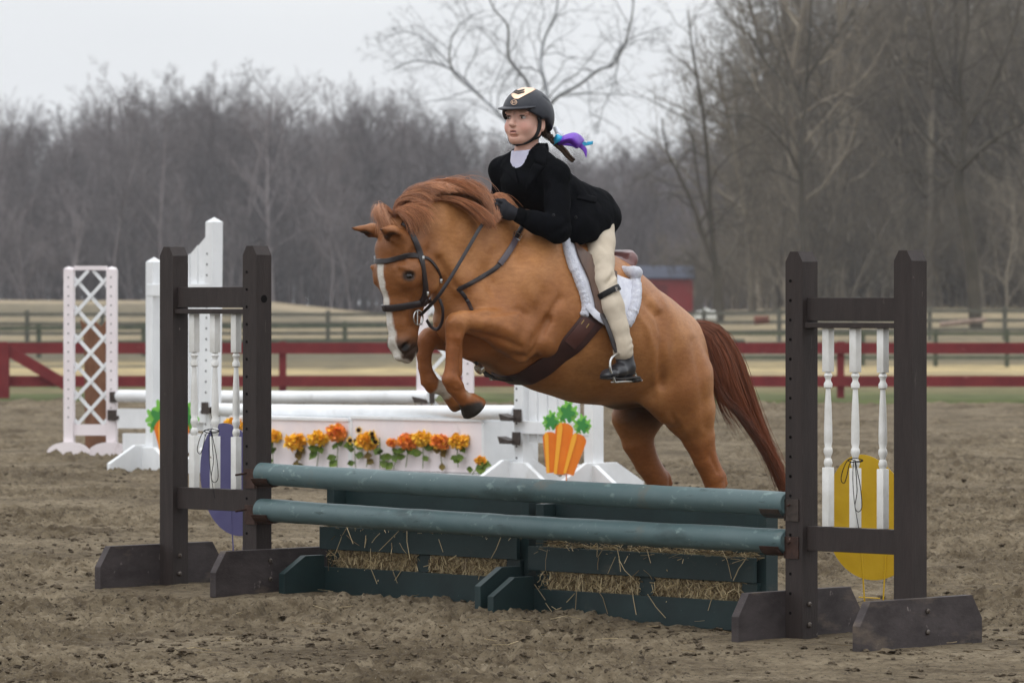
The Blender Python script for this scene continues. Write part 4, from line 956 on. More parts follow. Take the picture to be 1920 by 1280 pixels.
# pink jump further back
AK = math.atan2(38.9 - 36.6, (835 - 960) * 36.6 / F - (170 - 960) * 38.9 / F)
DK = np.array([math.cos(AK), -math.sin(AK), 0]); PK = np.array([-math.sin(AK), -math.cos(AK), 0])
def lattice_standard(px, Y, label):
    x = (px - 960) * Y / F; root = empty('lattice_standard', (x, Y, G(x, Y))); tag(root, label, 'jump standard', 'pink lattice jump standards')
    wd = .34; s = .06; Hh = 1.52; A_ = np.array([1.0, -.12, 0]); A_ = nrm(A_); B_ = np.array([A_[1], -A_[0], 0]); B_ = B_ if B_[1] < 0 else -B_; ax = (A_, B_, UP)
    for k in (-1, 1):
        m = MB(); m.box(A_ * k * .178 + UP * (Hh / 2 - .01), (.082, .082, Hh), ax, bev=.004); m.lathe([(0, .057), (.012, .045), (.022, .001)], A_ * k * .178 + UP * (Hh - .01), UP, 4)
        [m.lathe([(-.001, .006), (.003, .006)], A_ * k * .178 + UP * (.30 + .0762 * i * 1.0) + B_ * .041, B_, 8, mi=1) for i in range(16)]
        m.build('post', [m_pinkw, m_hole], root)
        m = MB(); n = 14; poly = [(-.175, -.012), (.175, -.012)] + [(.175 * math.cos(t), .012 + .085 * math.sin(t)) for t in np.linspace(0, math.pi, n)]
        m.prism(poly, A_ * k * .172 + B_ * .062, A_, UP, B_, .036); m.build('foot_board', [m_pinkw], root)
    m = MB(); z0, z1 = .24, Hh - .02; w2 = .137; 
    nn = 6; ph = .30; st_ = .232
    for sg in (1, -1):
        for i in range(-2, nn + 1):
            za = z0 - .03 + st_ * i; zb_ = za + ph; xa, xb = -w2 * sg, w2 * sg; 
            # clip
            t0 = max(0, (z0 - za) / ph); t1 = min(1, (z1 - za) / ph)
            if t1 <= t0: continue
            for off in (0.0,):
                pa_, pb_ = np.array([xa + (xb - xa) * t0, za + ph * t0]), np.array([xa + (xb - xa) * t1, za + ph * t1])
                c = (pa_ + pb_) / 2; d = pb_ - pa_; l = np.linalg.norm(d); dd = A_ * d[0] / l + UP * d[1] / l
                m.box(A_ * c[0] + UP * c[1] + B_ * (.006 * sg), (l, .010, .028), (dd, B_, np.cross(dd, B_)))
    m.build('lattice', [m_white], root)
    for z in (.195, Hh + .0):
        m = MB(); m.box(UP * (z - (.0 if z > 1 else -.0)) + B_ * .0, (.272, .03, .09 if z < 1 else .035), ax); m.build('cross_board', [m_pinkw], root)
    return root, A_, B_
l1, A1, B1 = lattice_standard(170, 38.9, 'pale pink lattice standard standing free at the far left')
l2, A2, B2 = lattice_standard(835, 36.6, 'pale pink lattice standard behind the horse between its forelegs')
small_cup(l1, W(214, 744, 38.83), -A1, B1); small_cup(l1, W(210, 778, 38.83), -A1, B1); small_cup(l2, W(806, 746, 36.5), A2, B2)
build_pole('jump_pole', np.array(W(222, 742, 38.8)), np.array(W(806, 744, 36.5)), .050, m_white, 'thick white pole of the pink jump, running behind the flower jump', 25, 'white poles')
def hang_plank(px0, py0, Y0, px1, py1, Y1, h, label, name='hanging_plank', th=.03):
    a, b = np.array(W(px0, py0, Y0)), np.array(W(px1, py1, Y1)); d = b - a; L_ = np.linalg.norm(d); d = nrm(d); p = nrm(np.cross(d, UP)); p = p if p[1] < 0 else -p
    m = MB(); m.box((a + b) / 2 - UP * h / 2, (L_, th, h), (d, p, np.cross(d, p))); o = m.build(name, [m_white]); bev(o, .003); tag(o, label, 'plank', 'white planks of the pink jump'); return o
hang_plank(222, 766, 38.8, 806, 768, 36.55, .16, 'white plank hanging under the thick pole of the pink jump')
hang_plank(232, 812, 38.75, 800, 816, 36.6, .17, 'lowest white plank of the pink jump, just above the dirt')
# side filler seen between the flower box and the right white standard
plank_box(917, 962, 32.2, 31.95, 801, 870, 'short white plank box squeezed between the flower box and the right white standard', pinkish=False, depth=.2)
# carrots
m_car = mat('carrot_paint', srgb(236, 132, 34), .5, .35, col2=srgb(226, 118, 28), nscale=6); m_carl = mat('carrot_light', srgb(246, 172, 52), .5, .35)
m_carg = mat('carrot_leaf', srgb(128, 196, 84), .5, .35); m_cargd = mat('carrot_leaf_dark', srgb(62, 138, 66), .5, .35)
def carrot(name, Y, bodies, tops, stake, label):
    o = W(stake[0], stake[1], Y); o = Vector((o.x, o.y, G(o.x, o.y))); root = empty(name, o); tag(root, label, 'carrot sign', 'carrot cutouts at the white jump')
    ctr = np.array(o)
    def q(x, y): return np.array(W(x, y, Y)) - ctr
    for k, (x0, y0, x1, y1, r0, r1) in enumerate(bodies):
        a, b = np.array([x0, y0], float), np.array([x1, y1], float); d = (b - a) / np.linalg.norm(b - a); n = np.array([-d[1], d[0]])
        def outline(sc, shift):
            P = [a + n * shift - d * 0 + (d * -math.cos(t) * r0 * .8 + n * math.sin(t) * r0 * sc) for t in np.linspace(-math.pi / 2, math.pi / 2, 13)]
            P += [b + n * (r1 * sc + shift), b + n * (-r1 * sc + shift)]; return P
        for sc, shift, off, mt, nm in ((1, 0, 0, m_car, 'root'), (.28, r0 * .48, -.008, m_carl, 'highlight')):
            P = outline(sc, shift); c = q(*(sum(P) / len(P))); poly = [((q(*p) - c)[0], (q(*p) - c)[2]) for p in P]
            m = MB(); m.prism(poly, c + np.array([0, -.006 * k + off, 0]), (1, 0, 0), UP, (0, 1, 0), .006); pa_ = m.build(nm, [mt], root)
    rng = np.random.default_rng(3)
    for (x, y, r) in [(a_, b_, c_ * 1.3) for a_, b_, c_ in tops]:
        for j, (dx, dy, rr, mt) in enumerate([(0, 0, 1, m_cargd), (-.9, -.2, .75, m_carg), (.9, -.3, .75, m_carg), (0, -1.1, .8, m_carg), (-.8, .8, .6, m_carg), (.8, .7, .6, m_carg)]):
            c = q(x + dx * r, y + dy * r); rad = rr * r * Y / F; poly = [(rad * math.cos(t) * (1 + .32 * math.cos(5 * t + j)), rad * math.sin(t) * 1.25 * (1 + .32 * math.cos(5 * t + j))) for t in np.linspace(0, 2 * math.pi, 40, endpoint=False)]
            m = MB(); m.prism(poly, c + np.array([0, .010 - .0025 * (j == 0) * 3, 0]) + np.array([0, .001 * j, 0]), (1, 0, 0), UP, (0, 1, 0), .004); m.build('leaf', [mt], root)
    m = MB(); t = q(stake[0], stake[1] - 30); m.tube([t + np.array([0, .015, 0]), np.array([t[0], t[1] + .015, -.03])], .0045, 6); m.build('stake', [m_car], root)
carrot('carrot_cutout', 30.3, [(1031, 820, 1034, 886, 13.5, 9.5), (1058, 806, 1049, 889, 17, 10.5), (1083, 826, 1066, 889, 16.5, 9.5)], [(1034, 791, 7.5), (1064, 775, 9), (1092, 798, 7.5)], (1062, 890), 'orange triple carrot cutout with green tops before the white picket wing')
carrot('carrot_cutout', 33.3, [(322, 806, 321, 866, 33, 16)], [(300, 785, 12), (322, 778, 13), (346, 785, 12)], (322, 866), 'single fat orange carrot cutout half hidden by the left brown post')
# brown board leaning behind the lattice
def brown_board():
    Y = 40.2; o = W(175, 850, Y); root_z = G(o.x, Y); m = MB(); q = lambda x, y: ((x - 175) * Y / F, CAMZ - (y - HZ) * Y / F - root_z)
    P = [q(160, 866), q(200, 866), q(198, 640), q(206, 592), q(190, 612), q(176, 600), q(166, 612), q(150, 598), q(158, 640)]
    m.prism(P, (0, 0, 0), (1, 0, 0), UP, (0, 1, 0), .04); ob = m.build('trail_post', [mat('raw_brown_wood', srgb(128, 92, 72), .8, .2, col2=srgb(108, 76, 58), nscale=5, stretch=(4, 4, 1))]); ob.location = (o.x, Y, root_z); bev(ob, .006)
    tag(ob, 'rough brown wooden board with a notched top standing behind the pink lattice', 'wooden board')
brown_board()
# ================================================================== HORSE
def build_horse():
    f = Field((-1.05, 18.7, 0.0), (1.35, 21.0, 1.95), 0.009)
    w = HL
    C = lambda a, b, ra, rb, k=0.05, **kw: f.cone(a, b, ra, rb, w, k, **kw)
    def chain(st, k=0.05): f.chain(st, w, k)
    def leg(st):
        for (p0, r0), (p1, r1) in zip(st[:-1], st[1:]): f.cone(p0, p1, r0, r1, w, 0.20 * min(r0 + r1) + .002)
    # trunk: (px, py, w), (vertical radius, half width)
    chain([(H(925, 555), (.255, .150)), (H(985, 562), (.320, .215)), (H(1050, 590), (.320, .272)), (H(1110, 618), (.302, .297)),
           (H(1165, 642), (.255, .280)), (H(1210, 650), (.205, .230))], 0.06)
    # withers and back ridge
    chain([(H(935, 455), (.11, .055)), (H(985, 440), (.10, .05)), (H(1040, 478), (.09, .06)), (H(1120, 556), (.09, .10)), (H(1190, 602), (.10, .11)), (H(1230, 632), (.10, .10))], 0.06)
    # quarters
    chain([(H(1200, 645), (.205, .205)), (H(1238, 672), (.205, .19)), (H(1268, 704), (.16, .13))], 0.06)
    for s in (0, 1):
        R_ = (lambda p: p - 2 * ((p - HO).dot(HL)) * HL) if s else (lambda p: p)
        chain([(R_(H(1196, 624, .10)), (.075, .085)), (R_(H(1228, 654, .12)), (.105, .105)), (R_(H(1262, 700, .12)), (.115, .100)), (R_(H(1283, 732, .12)), (.110, .092)), (R_(H(1286, 775, .13)), (.105, .082))], 0.04)
        f.ell(R_(H(1212, 622, .205)), (.04, .03, .05), (HF, HL, (0, 0, 1)), 0.05)      # point of the hip
    # near hind leg (visible)
    n = 0.15
    chain([(H(1238 , 660, n), (.16, .12)), (H(1274, 720, n), (.165, .118)), (H(1294, 772, n), (.112, .092)), (H(1310, 820, n), (.074, .062))], 0.03)
    leg([(H(1310, 820, n), (.074, .062)), (H(1322, 860, n), (.054, .044)), (H(1337, 893, n), (.050, .042)), (H(1341, 915, n), (.044, .036)), (H(1340, 950, n), (.032, .028)), (H(1336, 1010, n), (.030, .026)),
           (H(1330, 1050, n), (.036, .032))])
    C(H(1353, 893, n), H(1357, 906, n), .020, .018, 0.018)        # point of the hock
    C(H(1334, 845, n), H(1354, 892, n), .014, .013, 0.012)        # hamstring tendon
    leg([(H(1330, 1050, n), (.034, .031)), (H(1318, 1078, n), (.030, .03)), (H(1312, 1092, n), (.045, .045)), (H(1308, 1108, n), (.055, .052))])
    C(H(1235, 735, n + .02), H(1255, 770, n + .01), (.095, .065), (.06, .05), 0.045)   # stifle
    # far hind leg
    n = -0.14
    chain([(H(1232, 680, n), (.17, .115)), (H(1206, 735, n), (.155, .11)), (H(1192, 785, n), (.108, .082)), (H(1196, 828, n), (.070, .062))], 0.03)
    leg([(H(1196, 828, n), (.070, .062)), (H(1213, 868, n), (.056, .046)), (H(1232, 898, n), (.051, .042)), (H(1236, 920, n), (.044, .036)), (H(1238, 960, n), (.032, .028)), (H(1236, 1005, n), (.030, .026)),
           (H(1232, 1045, n), (.036, .032))])
    C(H(1249, 892, n), H(1254, 906, n), .020, .018, 0.018)
    C(H(1222, 850, n), H(1247, 890, n), .014, .013, 0.014)
    leg([(H(1232, 1045, n), (.034, .031)), (H(1220, 1068, n), (.030, .03)), (H(1214, 1080, n), (.045, .045)), (H(1210, 1093, n), (.055, .052))])
    # shoulders and breast
    for s in (1, -1):
        o = HL * .125 * s
        chain([(H(990, 470) + o * .8, (.09, .05)), (H(955, 535) + o, (.125, .080)), (H(915, 600) + o * 1.05, (.105, .080))], 0.05)
        C(H(1010, 500) + o * 1.0, H(985, 590) + o * 1.35, (.09, .065), (.115, .075), 0.035)     # long triceps
        C(H(985, 590) + o * 1.35, H(962, 640) + o * 1.5, (.115, .075), (.075, .060), 0.03)
    C(H(866, 600), H(895, 632), (.10, .14), (.085, .15), 0.05)
    C(H(905, 636), H(975, 656), (.085, .13), (.105, .16), 0.05)
    f.cone(H(862, 622), H(878, 650), (.045, .045), (.04, .04), HL, .05)
    # neck: strongly arched
    chain([(H(776, 442), (.115, .068)), (H(812, 438), (.15, .072)), (H(850, 455), (.185, .080)), (H(890, 490), (.225, .100)), (H(925, 535), (.255, .130))], 0.04)
    chain([(H(792, 398), (.03, .022)), (H(830, 388), (.03, .028)), (H(870, 394), (.035, .032)), (H(915, 424), (.045, .04)), (H(960, 440), (.06, .05))], 0.06)
    chain([(H(824, 500), (.070, .050)), (H(844, 548), (.075, .060)), (H(870, 595), (.11, .11))], 0.04)
    for s in (1, -1):
        chain([(H(800, 470) + HL * .055 * s, (.045, .030)), (H(845, 525) + HL * .075 * s, (.055, .034)), (H(880, 580) + HL * .12 * s, (.055, .035))], 0.03)   # jugular muscle
    # head
    chain([(H(748, 424), (.060, .058)), (H(756, 462), (.112, .090)), (H(762, 500), (.134, .094)), (H(763, 530), (.130, .080)), (H(757, 570), (.090, .058)),
           (H(756, 605), (.070, .048)), (H(756, 635), (.060, .046)), (H(757, 655), (.042, .044))], 0.018)
    for s in (1, -1):
        f.ell(H(741, 516) + HL * .080 * s, (.046, .034, .056), (HF, HL, (0, 0, 1)), 0.035)          # orbit
        C(H(745, 535) + HL * .066 * s, H(752, 590) + HL * .044 * s, .012, .007, 0.014)              # facial crest
        C(H(783, 480) + HL * .060 * s, H(786, 540) + HL * .058 * s, (.060, .024), (.056, .020), 0.018)  # cheek
        f.ell(H(747, 645) + HL * .034 * s, (.030, .022, .034), (HF, HL, (0, 0, 1)), 0.014)         # nostril wing
        f.ell(H(745, 650) + HL * .056 * s, (.014, .022, .022), (HF * .8 + Vector((0, 0, .6)), HL, (0, 0, 1)), 0.008, 'sub')
        f.ell(H(736, 517) + HL * .117 * s, (.022, .017, .015), (HF, HL, (0, 0, 1)), 0.010, 'sub')  # eye socket
        C(H(724, 501) + HL * .090 * s, H(750, 505) + HL * .103 * s, .009, .008, 0.012)             # brow
        f.cone(H(765, 545) + HL * .085 * s, H(763, 610) + HL * .070 * s, .016, .014, w, .03, 'sub')       # hollow of the face
        f.ell(H(748, 474) + HL * .092 * s, (.016, .012, .018), None, .03, 'sub')                          # temple
    f.ell(H(734, 466), (.050, .082, .050), (HF, HL, (0, 0, 1)), 0.03)
    ears(f, w)
    C(H(771, 655), H(763, 672), (.028, .034), (.022, .030), 0.018)     # lower lip and chin
    C(H(752, 664), H(749, 668), (.022, .034), (.020, .028), 0.018)
    # near fore: forearm forward, cannon hanging, hoof tucked back
    n = 0.17
    chain([(H(985, 640, n), (.095, .062)), (H(948, 618, n), (.083, .060)), (H(905, 606, n), (.060, .052))], 0.022)
    leg([(H(905, 606, n), (.060, .052)), (H(868, 603, n), (.044, .043)), (H(855, 609, n), (.045, .043)),
           (H(852, 630, n), (.036, .036)), (H(849, 655, n), (.029, .028)), (H(847, 690, n), (.028, .026)), (H(844, 710, n), (.035, .032)), (H(852, 724, n), (.036, .031)),
           (H(864, 742, n), (.028, .028)), (H(877, 752, n), (.034, .036))])
    C(H(862, 640, n), H(862, 700, n), .012, .012, 0.010)
    C(H(853, 600, n), H(850, 618, n), .030, .028, 0.012)
    C(H(858, 722, n), H(862, 728, n), .022, .016, 0.012)
    hoof(f, H(877, 750, n), H(889, 766, n), 0.040, 0.060)
    # far fore
    n = -0.12
    chain([(H(930, 655, n), (.105, .075)), (H(880, 636, n), (.075, .058)), (H(840, 630, n), (.054, .048))], 0.03)
    leg([(H(840, 632, n), (.058, .050)), (H(806, 634, n), (.044, .042)), (H(798, 643, n), (.042, .040)),
           (H(795, 664, n), (.032, .031)), (H(797, 690, n), (.028, .027)), (H(804, 712, n), (.034, .032)), (H(811, 722, n), (.035, .030)),
           (H(830, 728, n), (.028, .027)), (H(842, 735, n), (.033, .034))])
    hoof(f, H(841, 733, n), H(862, 752, n), 0.037, 0.055)
    # belly tuck, sheath
    C(H(1165, 742), H(1215, 735), (.05, .06), (.04, .07), 0.05)
    # muscle relief
    for s in (1, -1):
        f.cone(H(1160, 560) + HL * .335 * s, H(1195, 690) + HL * .325 * s, .035, .03, w, .06, 'sub')       # hollow before the flank
        f.cone(H(1040, 500) + HL * .27 * s, H(1012, 620) + HL * .325 * s, .028, .03, w, .05, 'sub')        # behind the shoulder
        f.cone(H(905, 520) + HL * .205 * s, H(935, 470) + HL * .175 * s, .020, .02, w, .04, 'sub')         # neck / shoulder groove
        f.cone(H(1262, 640) + HL * .29 * s, H(1280, 740) + HL * .30 * s, .018, .018, w, .045, 'sub')       # hamstring line
        f.cone(H(850, 470) + HL * .135 * s, H(880, 535) + HL * .17 * s, .018, .018, w, .04, 'sub')         # jugular groove
        f.cone(H(960, 600) + HL * .235 * s, H(930, 635) + HL * .235 * s, .010, .010, w, .03, 'sub')
    V, Fq = f.mesh(2)
    V = relief(V, Fq)
    me = mesh_np('horse', V, Fq, [], True)
    return me, V, Fq
STROKES = [
 ([(845, 606), (853, 600)], 5, 4), ([(863, 612), (859, 626)], -5, 3.5), ([(842, 622), (840, 630)], -3, 3), ([(834, 708), (838, 720)], 4, 4), ([(858, 714), (865, 722)], 6, 3.5), ([(846, 731), (862, 734)], -4, 3), ([(864, 766), (876, 752), (890, 744)], 4, 2.5), ([(860, 650), (858, 700)], -4, 2),
 ([(760, 666), (770, 658), (778, 650)], -5, 2.2), ([(736, 598), (740, 620)], 3, 5), ([(788, 595), (784, 625)], 3, 5),   # anatomy drawn on the near side and mirrored: (pixels, height mm, sigma px)
 ([(1188, 580), (1213, 616), (1227, 660), (1225, 700), (1231, 735)], 6, 7), ([(1200, 560), (1234, 592), (1243, 630), (1240, 680), (1240, 720)], -11, 8),
 ([(1176, 545), (1212, 560), (1232, 590)], -5, 6), ([(1222, 566), (1232, 580)], 9, 9),
 ([(1050, 560), (1030, 592), (1017, 622), (1006, 652), (990, 672), (968, 668)], -12, 7), ([(1000, 600), (992, 630), (978, 650)], 8, 12),
 ([(884, 624), (915, 630), (950, 640), (975, 650)], -9, 6), ([(905, 592), (940, 586), (975, 580), (985, 590)], -6, 5), ([(900, 604), (935, 610), (960, 622)], 5, 9),
 ([(826, 486), (840, 512), (850, 535), (872, 548)], -10, 7), ([(893, 412), (897, 440), (890, 470), (905, 505), (925, 530)], -6, 9), ([(930, 470), (905, 520), (880, 560)], -7, 10),
 ([(802, 468), (822, 486), (833, 512), (830, 540), (815, 560)], -8, 5), ([(960, 470), (975, 520), (1000, 560)], 5, 13),
 ([(1300, 640), (1313, 700), (1320, 760), (1322, 800)], -7, 8), ([(1268, 630), (1278, 700), (1285, 760)], 5, 14), ([(1258, 775), (1282, 815), (1302, 850)], -4, 6),
 ([(748, 540), (757, 566), (763, 588)], 4, 4), ([(776, 560), (774, 590), (770, 610)], -6, 7), ([(738, 504), (752, 499), (772, 509)], 5, 3.5), ([(745, 529), (760, 531), (774, 524)], 3, 3),
 ([(752, 470), (756, 486)], -7, 7), ([(843, 604), (839, 618), (842, 632)], 4, 5), ([(856, 640), (855, 670), (854, 700)], -4, 3), ([(790, 500), (795, 540)], 4, 12),
 ([(1100, 660), (1140, 690), (1170, 700)], 4, 16), ([(1080, 700), (1130, 715), (1190, 705)], -4, 10), ([(1130, 560), (1160, 620), (1190, 680)], -7, 16),
 ([(1332, 855), (1346, 885)], -5, 4), ([(1325, 870), (1330, 900)], 3, 5), ([(1005, 520), (1025, 570)], -4, 12), ([(1245, 560), (1290, 610), (1318, 670)], 5, 14), ([(1270, 780), (1296, 830)], 4, 6)]
def relief(V, Fq):
    d = V - np.array(HO); wl = d @ np.array(HL); near = V + np.outer(np.maximum(-2 * wl, 0), np.array(HL))
    px, py = project(near); n = np.cross(V[Fq[:, 2]] - V[Fq[:, 0]], V[Fq[:, 3]] - V[Fq[:, 1]]); N = np.zeros_like(V)
    for k in range(4):
        for c in range(3): N[:, c] += np.bincount(Fq[:, k], n[:, c], len(V))
    N /= np.linalg.norm(N, axis=1)[:, None] + 1e-12; h_ = np.zeros(len(V))
    nn = N.copy(); sgn = np.where(wl < 0, -1.0, 1.0); lat = (N @ np.array(HL)) * sgn
    vis = sstep(-.05, .35, lat) * sstep(.01, .04, np.abs(wl))
    for P, amp, sg in STROKES:
        P = np.array(P, float); best = np.full(len(V), 1e9)
        box = (px > P[:, 0].min() - 4 * sg) & (px < P[:, 0].max() + 4 * sg) & (py > P[:, 1].min() - 4 * sg) & (py < P[:, 1].max() + 4 * sg); i = np.where(box)[0]
        b = np.full(len(i), 1e9)
        for a, c in zip(P[:-1], P[1:]):
            e = c - a; t = np.clip(((px[i] - a[0]) * e[0] + (py[i] - a[1]) * e[1]) / (e @ e), 0, 1)
            b = np.minimum(b, np.hypot(px[i] - a[0] - t * e[0], py[i] - a[1] - t * e[1]))
        h_[i] += amp * .001 * np.exp(-(b / sg) ** 2)
    return V + N * (h_ * vis)[:, None]
def project(V): return 960 + F * V[:, 0] / V[:, 1], HZ - F * (V[:, 2] - CAMZ) / V[:, 1]
def hoof(f, a, b, r0, r1):
    f.cone(a, b, (r0, r0), (r1, r1 * .92), HL, 0.012, cap=0.012)
def ears(f, w):
    up = Vector((0, 0, 1))
    for (b, tip) in EARS:
        b, tip = Vector(b), Vector(tip); d = (tip - b)
        f.cone(b, b + d * .45, (.030, .030), (.033, .033), w, 0.02)
        f.cone(b + d * .45, b + d * .95, (.033, .033), (.006, .006), w, 0.012)
        out = EAR_OPEN[0 if (b - HO).dot(HL) > 0 else 1]
        f.cone(b + d * .28 + out * .032, b + d * .85 + out * .022, .025, .007, w, 0.008, 'sub')
EARS = [(H(752, 446, .062), H(712, 428, .105)), (H(733, 440, -.055), H(656, 427, -.11))]
EAR_OPEN = [(HF * .35 + HL * .75 + Vector((0, 0, -.75))).normalized(), (HF * .75 - HL * .1 + Vector((0, 0, -.65))).normalized()]

hme, hV, hF = build_horse()
# markings
def project(V): return 960 + F * V[:, 0] / V[:, 1], HZ - F * (V[:, 2] - CAMZ) / V[:, 1]
def hcoords(V):
    d = V - np.array(HO); return d @ np.array(HF), d @ np.array(HL), V[:, 2]
def horse_colours(V):
    u, wl, z = hcoords(V); px, py = project(V - np.outer(wl, np.array(HL)))     # projected from the midplane
    n = fbm(V[:, 0] * 3.1 + V[:, 1] * 2, V[:, 2] * 3.3, 4, 5); n2 = fbm(u * 30 + z * 9, z * 34 + wl * 20, 3, 8)
    base = np.array([.325, .140, .052]); light = np.array([.44, .215, .090]); dark = np.array([.20, .072, .023])
    C = base + (light - base) * sstep(.45, .7, n)[:, None] * .7
    C = C + (dark - C) * (sstep(.5, .25, n) * .35)[:, None]
    head = sstep(815, 775, px) * sstep(400, 440, py) * sstep(700, 670, py)
    C = C + (np.array([.205, .078, .026]) - C) * (head * .85)[:, None]
    legs = np.maximum(sstep(790, 850, py) * (px > 1100), sstep(590, 640, py) * sstep(905, 860, px) * (px > 775))
    C = C + (np.array([.25, .085, .026]) - C) * (legs * .8)[:, None]
    C = C * np.array([1.07, 1.01, .88])
    # dark muzzle
    mz = sstep(622, 650, py + 8 * (n2 - .5)) * (px < 800) * sstep(.018, .032, np.abs(wl)) * (np.abs(wl) < .09)
    C = C + (np.array([.040, .026, .020]) - C) * (mz * .95)[:, None]
    # eye rims
    for s in (1, -1):
        e = np.array(H(736, 517)) + np.array(HL) * .104 * s; d = np.linalg.norm((V - e) * np.array([1, 1, 1.25]), axis=1)
        C = C + (np.array([.03, .016, .010]) - C) * (sstep(.036, .022, d))[:, None]
    # blaze: a stripe down the front of the face
    front = px - np.interp(py, [400, 470, 500, 540, 575, 610, 640, 660, 680], [735, 714, 714, 719, 724, 729, 734, 741, 752])
    bw = np.interp(py, [480, 492, 510, 540, 570, 600, 640, 660, 685], [0, .022, .021, .019, .018, .021, .026, .034, .020])
    bz = sstep(.004, -.004, np.abs(wl + .002) - bw + .008 * (n2 - .5)) * (front < 30) * (px < 775) * sstep(484, 490, py) * (py < 682)
    C = C + (np.array([.68, .66, .62]) - C) * bz[:, None]
    # white sock on the far fore pastern, hooves
    def blob(p, r0, r1, c, amt=1.0):
        nonlocal C
        d = np.linalg.norm(V - np.array(p), axis=1) + .012 * (n2 - .5); C = C + (np.array(c) - C) * (sstep(r1, r0, d) * amt)[:, None]
    for s in (1, -1):
        blob(H(746, 650) + HL * .048 * s, .012, .022, (.008, .005, .004))
    blob(H(826, 728, -.12), .048, .058, (.52, .45, .38))
    blob(H(872, 738, .17), .020, .036, (.42, .31, .22), .8); blob(H(893, 733, .17), .014, .030, (.50, .44, .36), .9)
    for p, r in ((H(884, 774, .17), .058), (H(862, 753, -.12), .046)):
        blob(p, r, r + .012, (.022, .017, .013)); 
    blob(H(902, 752, .17), .012, .03, (.26, .23, .18), .8)
    for p in (H(1308, 1104, .15), H(1211, 1090, -.14)): blob(p, .06, .065, (.05, .045, .04))
    # ear insides
    for (b, t), o in zip(EARS, EAR_OPEN):
        blob(b + (t - b) * .50 + o * .026, .018, .036, (.035, .016, .010), .95); blob(t, .008, .024, (.05, .02, .01), .8)
    # dark inner thigh / sheath skin, deepened with painted shade between the hind legs
    skin_shade = sstep(.17, .06, np.abs(wl)) * sstep(735, 760, py) * sstep(1115, 1150, px) * sstep(1280, 1245, px) * sstep(845, 770, py)
    C = C + (np.array([.03, .014, .008]) - C) * (skin_shade * .82)[:, None]
    C *= (0.93 + 0.14 * n2)[:, None]
    return C
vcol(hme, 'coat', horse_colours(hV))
m_coat = mat('horse_coat', (0, 0, 0), rough=.44, spec=.30, attr='coat', col2=(.78, .72, .66), nscale=36, ncontrast=(.36, .70), stretch=(1, 1, 2.2),
             bump=.45, bscale=120, bdist=.004)
hme.materials.append(m_coat)
horse = obj('horse', hme)
tag(horse, 'chestnut horse with a white blaze jumping over the two teal poles', 'horse')
horse_bvh = BVHTree.FromPolygons([Vector(v) for v in hV], [list(map(int, q)) for q in hF])
# ================================================================== HAIR, TACK
CAM = Vector((0, 0, CAMZ))
def snap(px, py, off=0.0, bvh=None, wg=0.1):
    """point on the surface seen at a pixel of the photograph, lifted by off along the normal"""
    d = (W(px, py, 10.0) - CAM).normalized(); r = (bvh or horse_bvh).ray_cast(CAM, d)
    if r[0] is None:
        q = (bvh or horse_bvh).find_nearest(H(px, py, wg)); return q[0] + q[1] * off, q[1]
    n = r[1]
    if n.dot(d) > 0: n = -n
    return r[0] + n * off, n
def refl(p): p = Vector(p); return p - 2 * ((p - HO).dot(HL)) * HL
def refn(n): n = Vector(n); return n - 2 * n.dot(HL) * HL
def strap(m, P, Nn, wd, th, mi=0, sub=5, round_=False):
    P = [np.array(tuple(p)) for p in bez(P, sub)]; Nn = [nrm(n) for n in bez(Nn, sub)]
    T = np.gradient(np.array(P), axis=0); sec = [(1, -.6), (1, .6), (.82, 1), (-.82, 1), (-1, .6), (-1, -.6), (-.82, -1), (.82, -1)]
    if round_: sec = [(math.cos(a), math.sin(a)) for a in np.linspace(0, 6.283, 8, endpoint=False)]
    V = []
    for p, t, n in zip(P, T, Nn):
        t = nrm(t); n = nrm(n - t * (n @ t)); s = np.cross(t, n)
        V += [p + s * a * wd / 2 + n * b * th / 2 for a, b in sec]
    k = len(sec); Fs = [[i * k + j, i * k + (j + 1) % k, (i + 1) * k + (j + 1) % k, (i + 1) * k + j] for i in range(len(P) - 1) for j in range(k)]
    Fs += [list(range(k))[::-1], list(range((len(P) - 1) * k, len(P) * k))]; m.add(V, Fs, mi)
def sstrap(m, pix, wd, th, off=None, mi=0, mirror=False, join=False, sub=5, bvh=None, round_=False):
    """strap along pixels, laid on the horse; join: carry on round to the mirror image"""
    q = [snap(x, y, th / 2 + (off or .001), bvh) for x, y in pix]; P = [a for a, b in q]; Nn = [b for a, b in q]
    if join: P = P + [refl(p) for p in P[::-1]]; Nn = Nn + [refn(n) for n in Nn[::-1]]
    strap(m, P, Nn, wd, th, mi, sub, round_)
    if mirror and not join: strap(m, [refl(p) for p in P], [refn(n) for n in Nn], wd, th, mi, sub, round_)
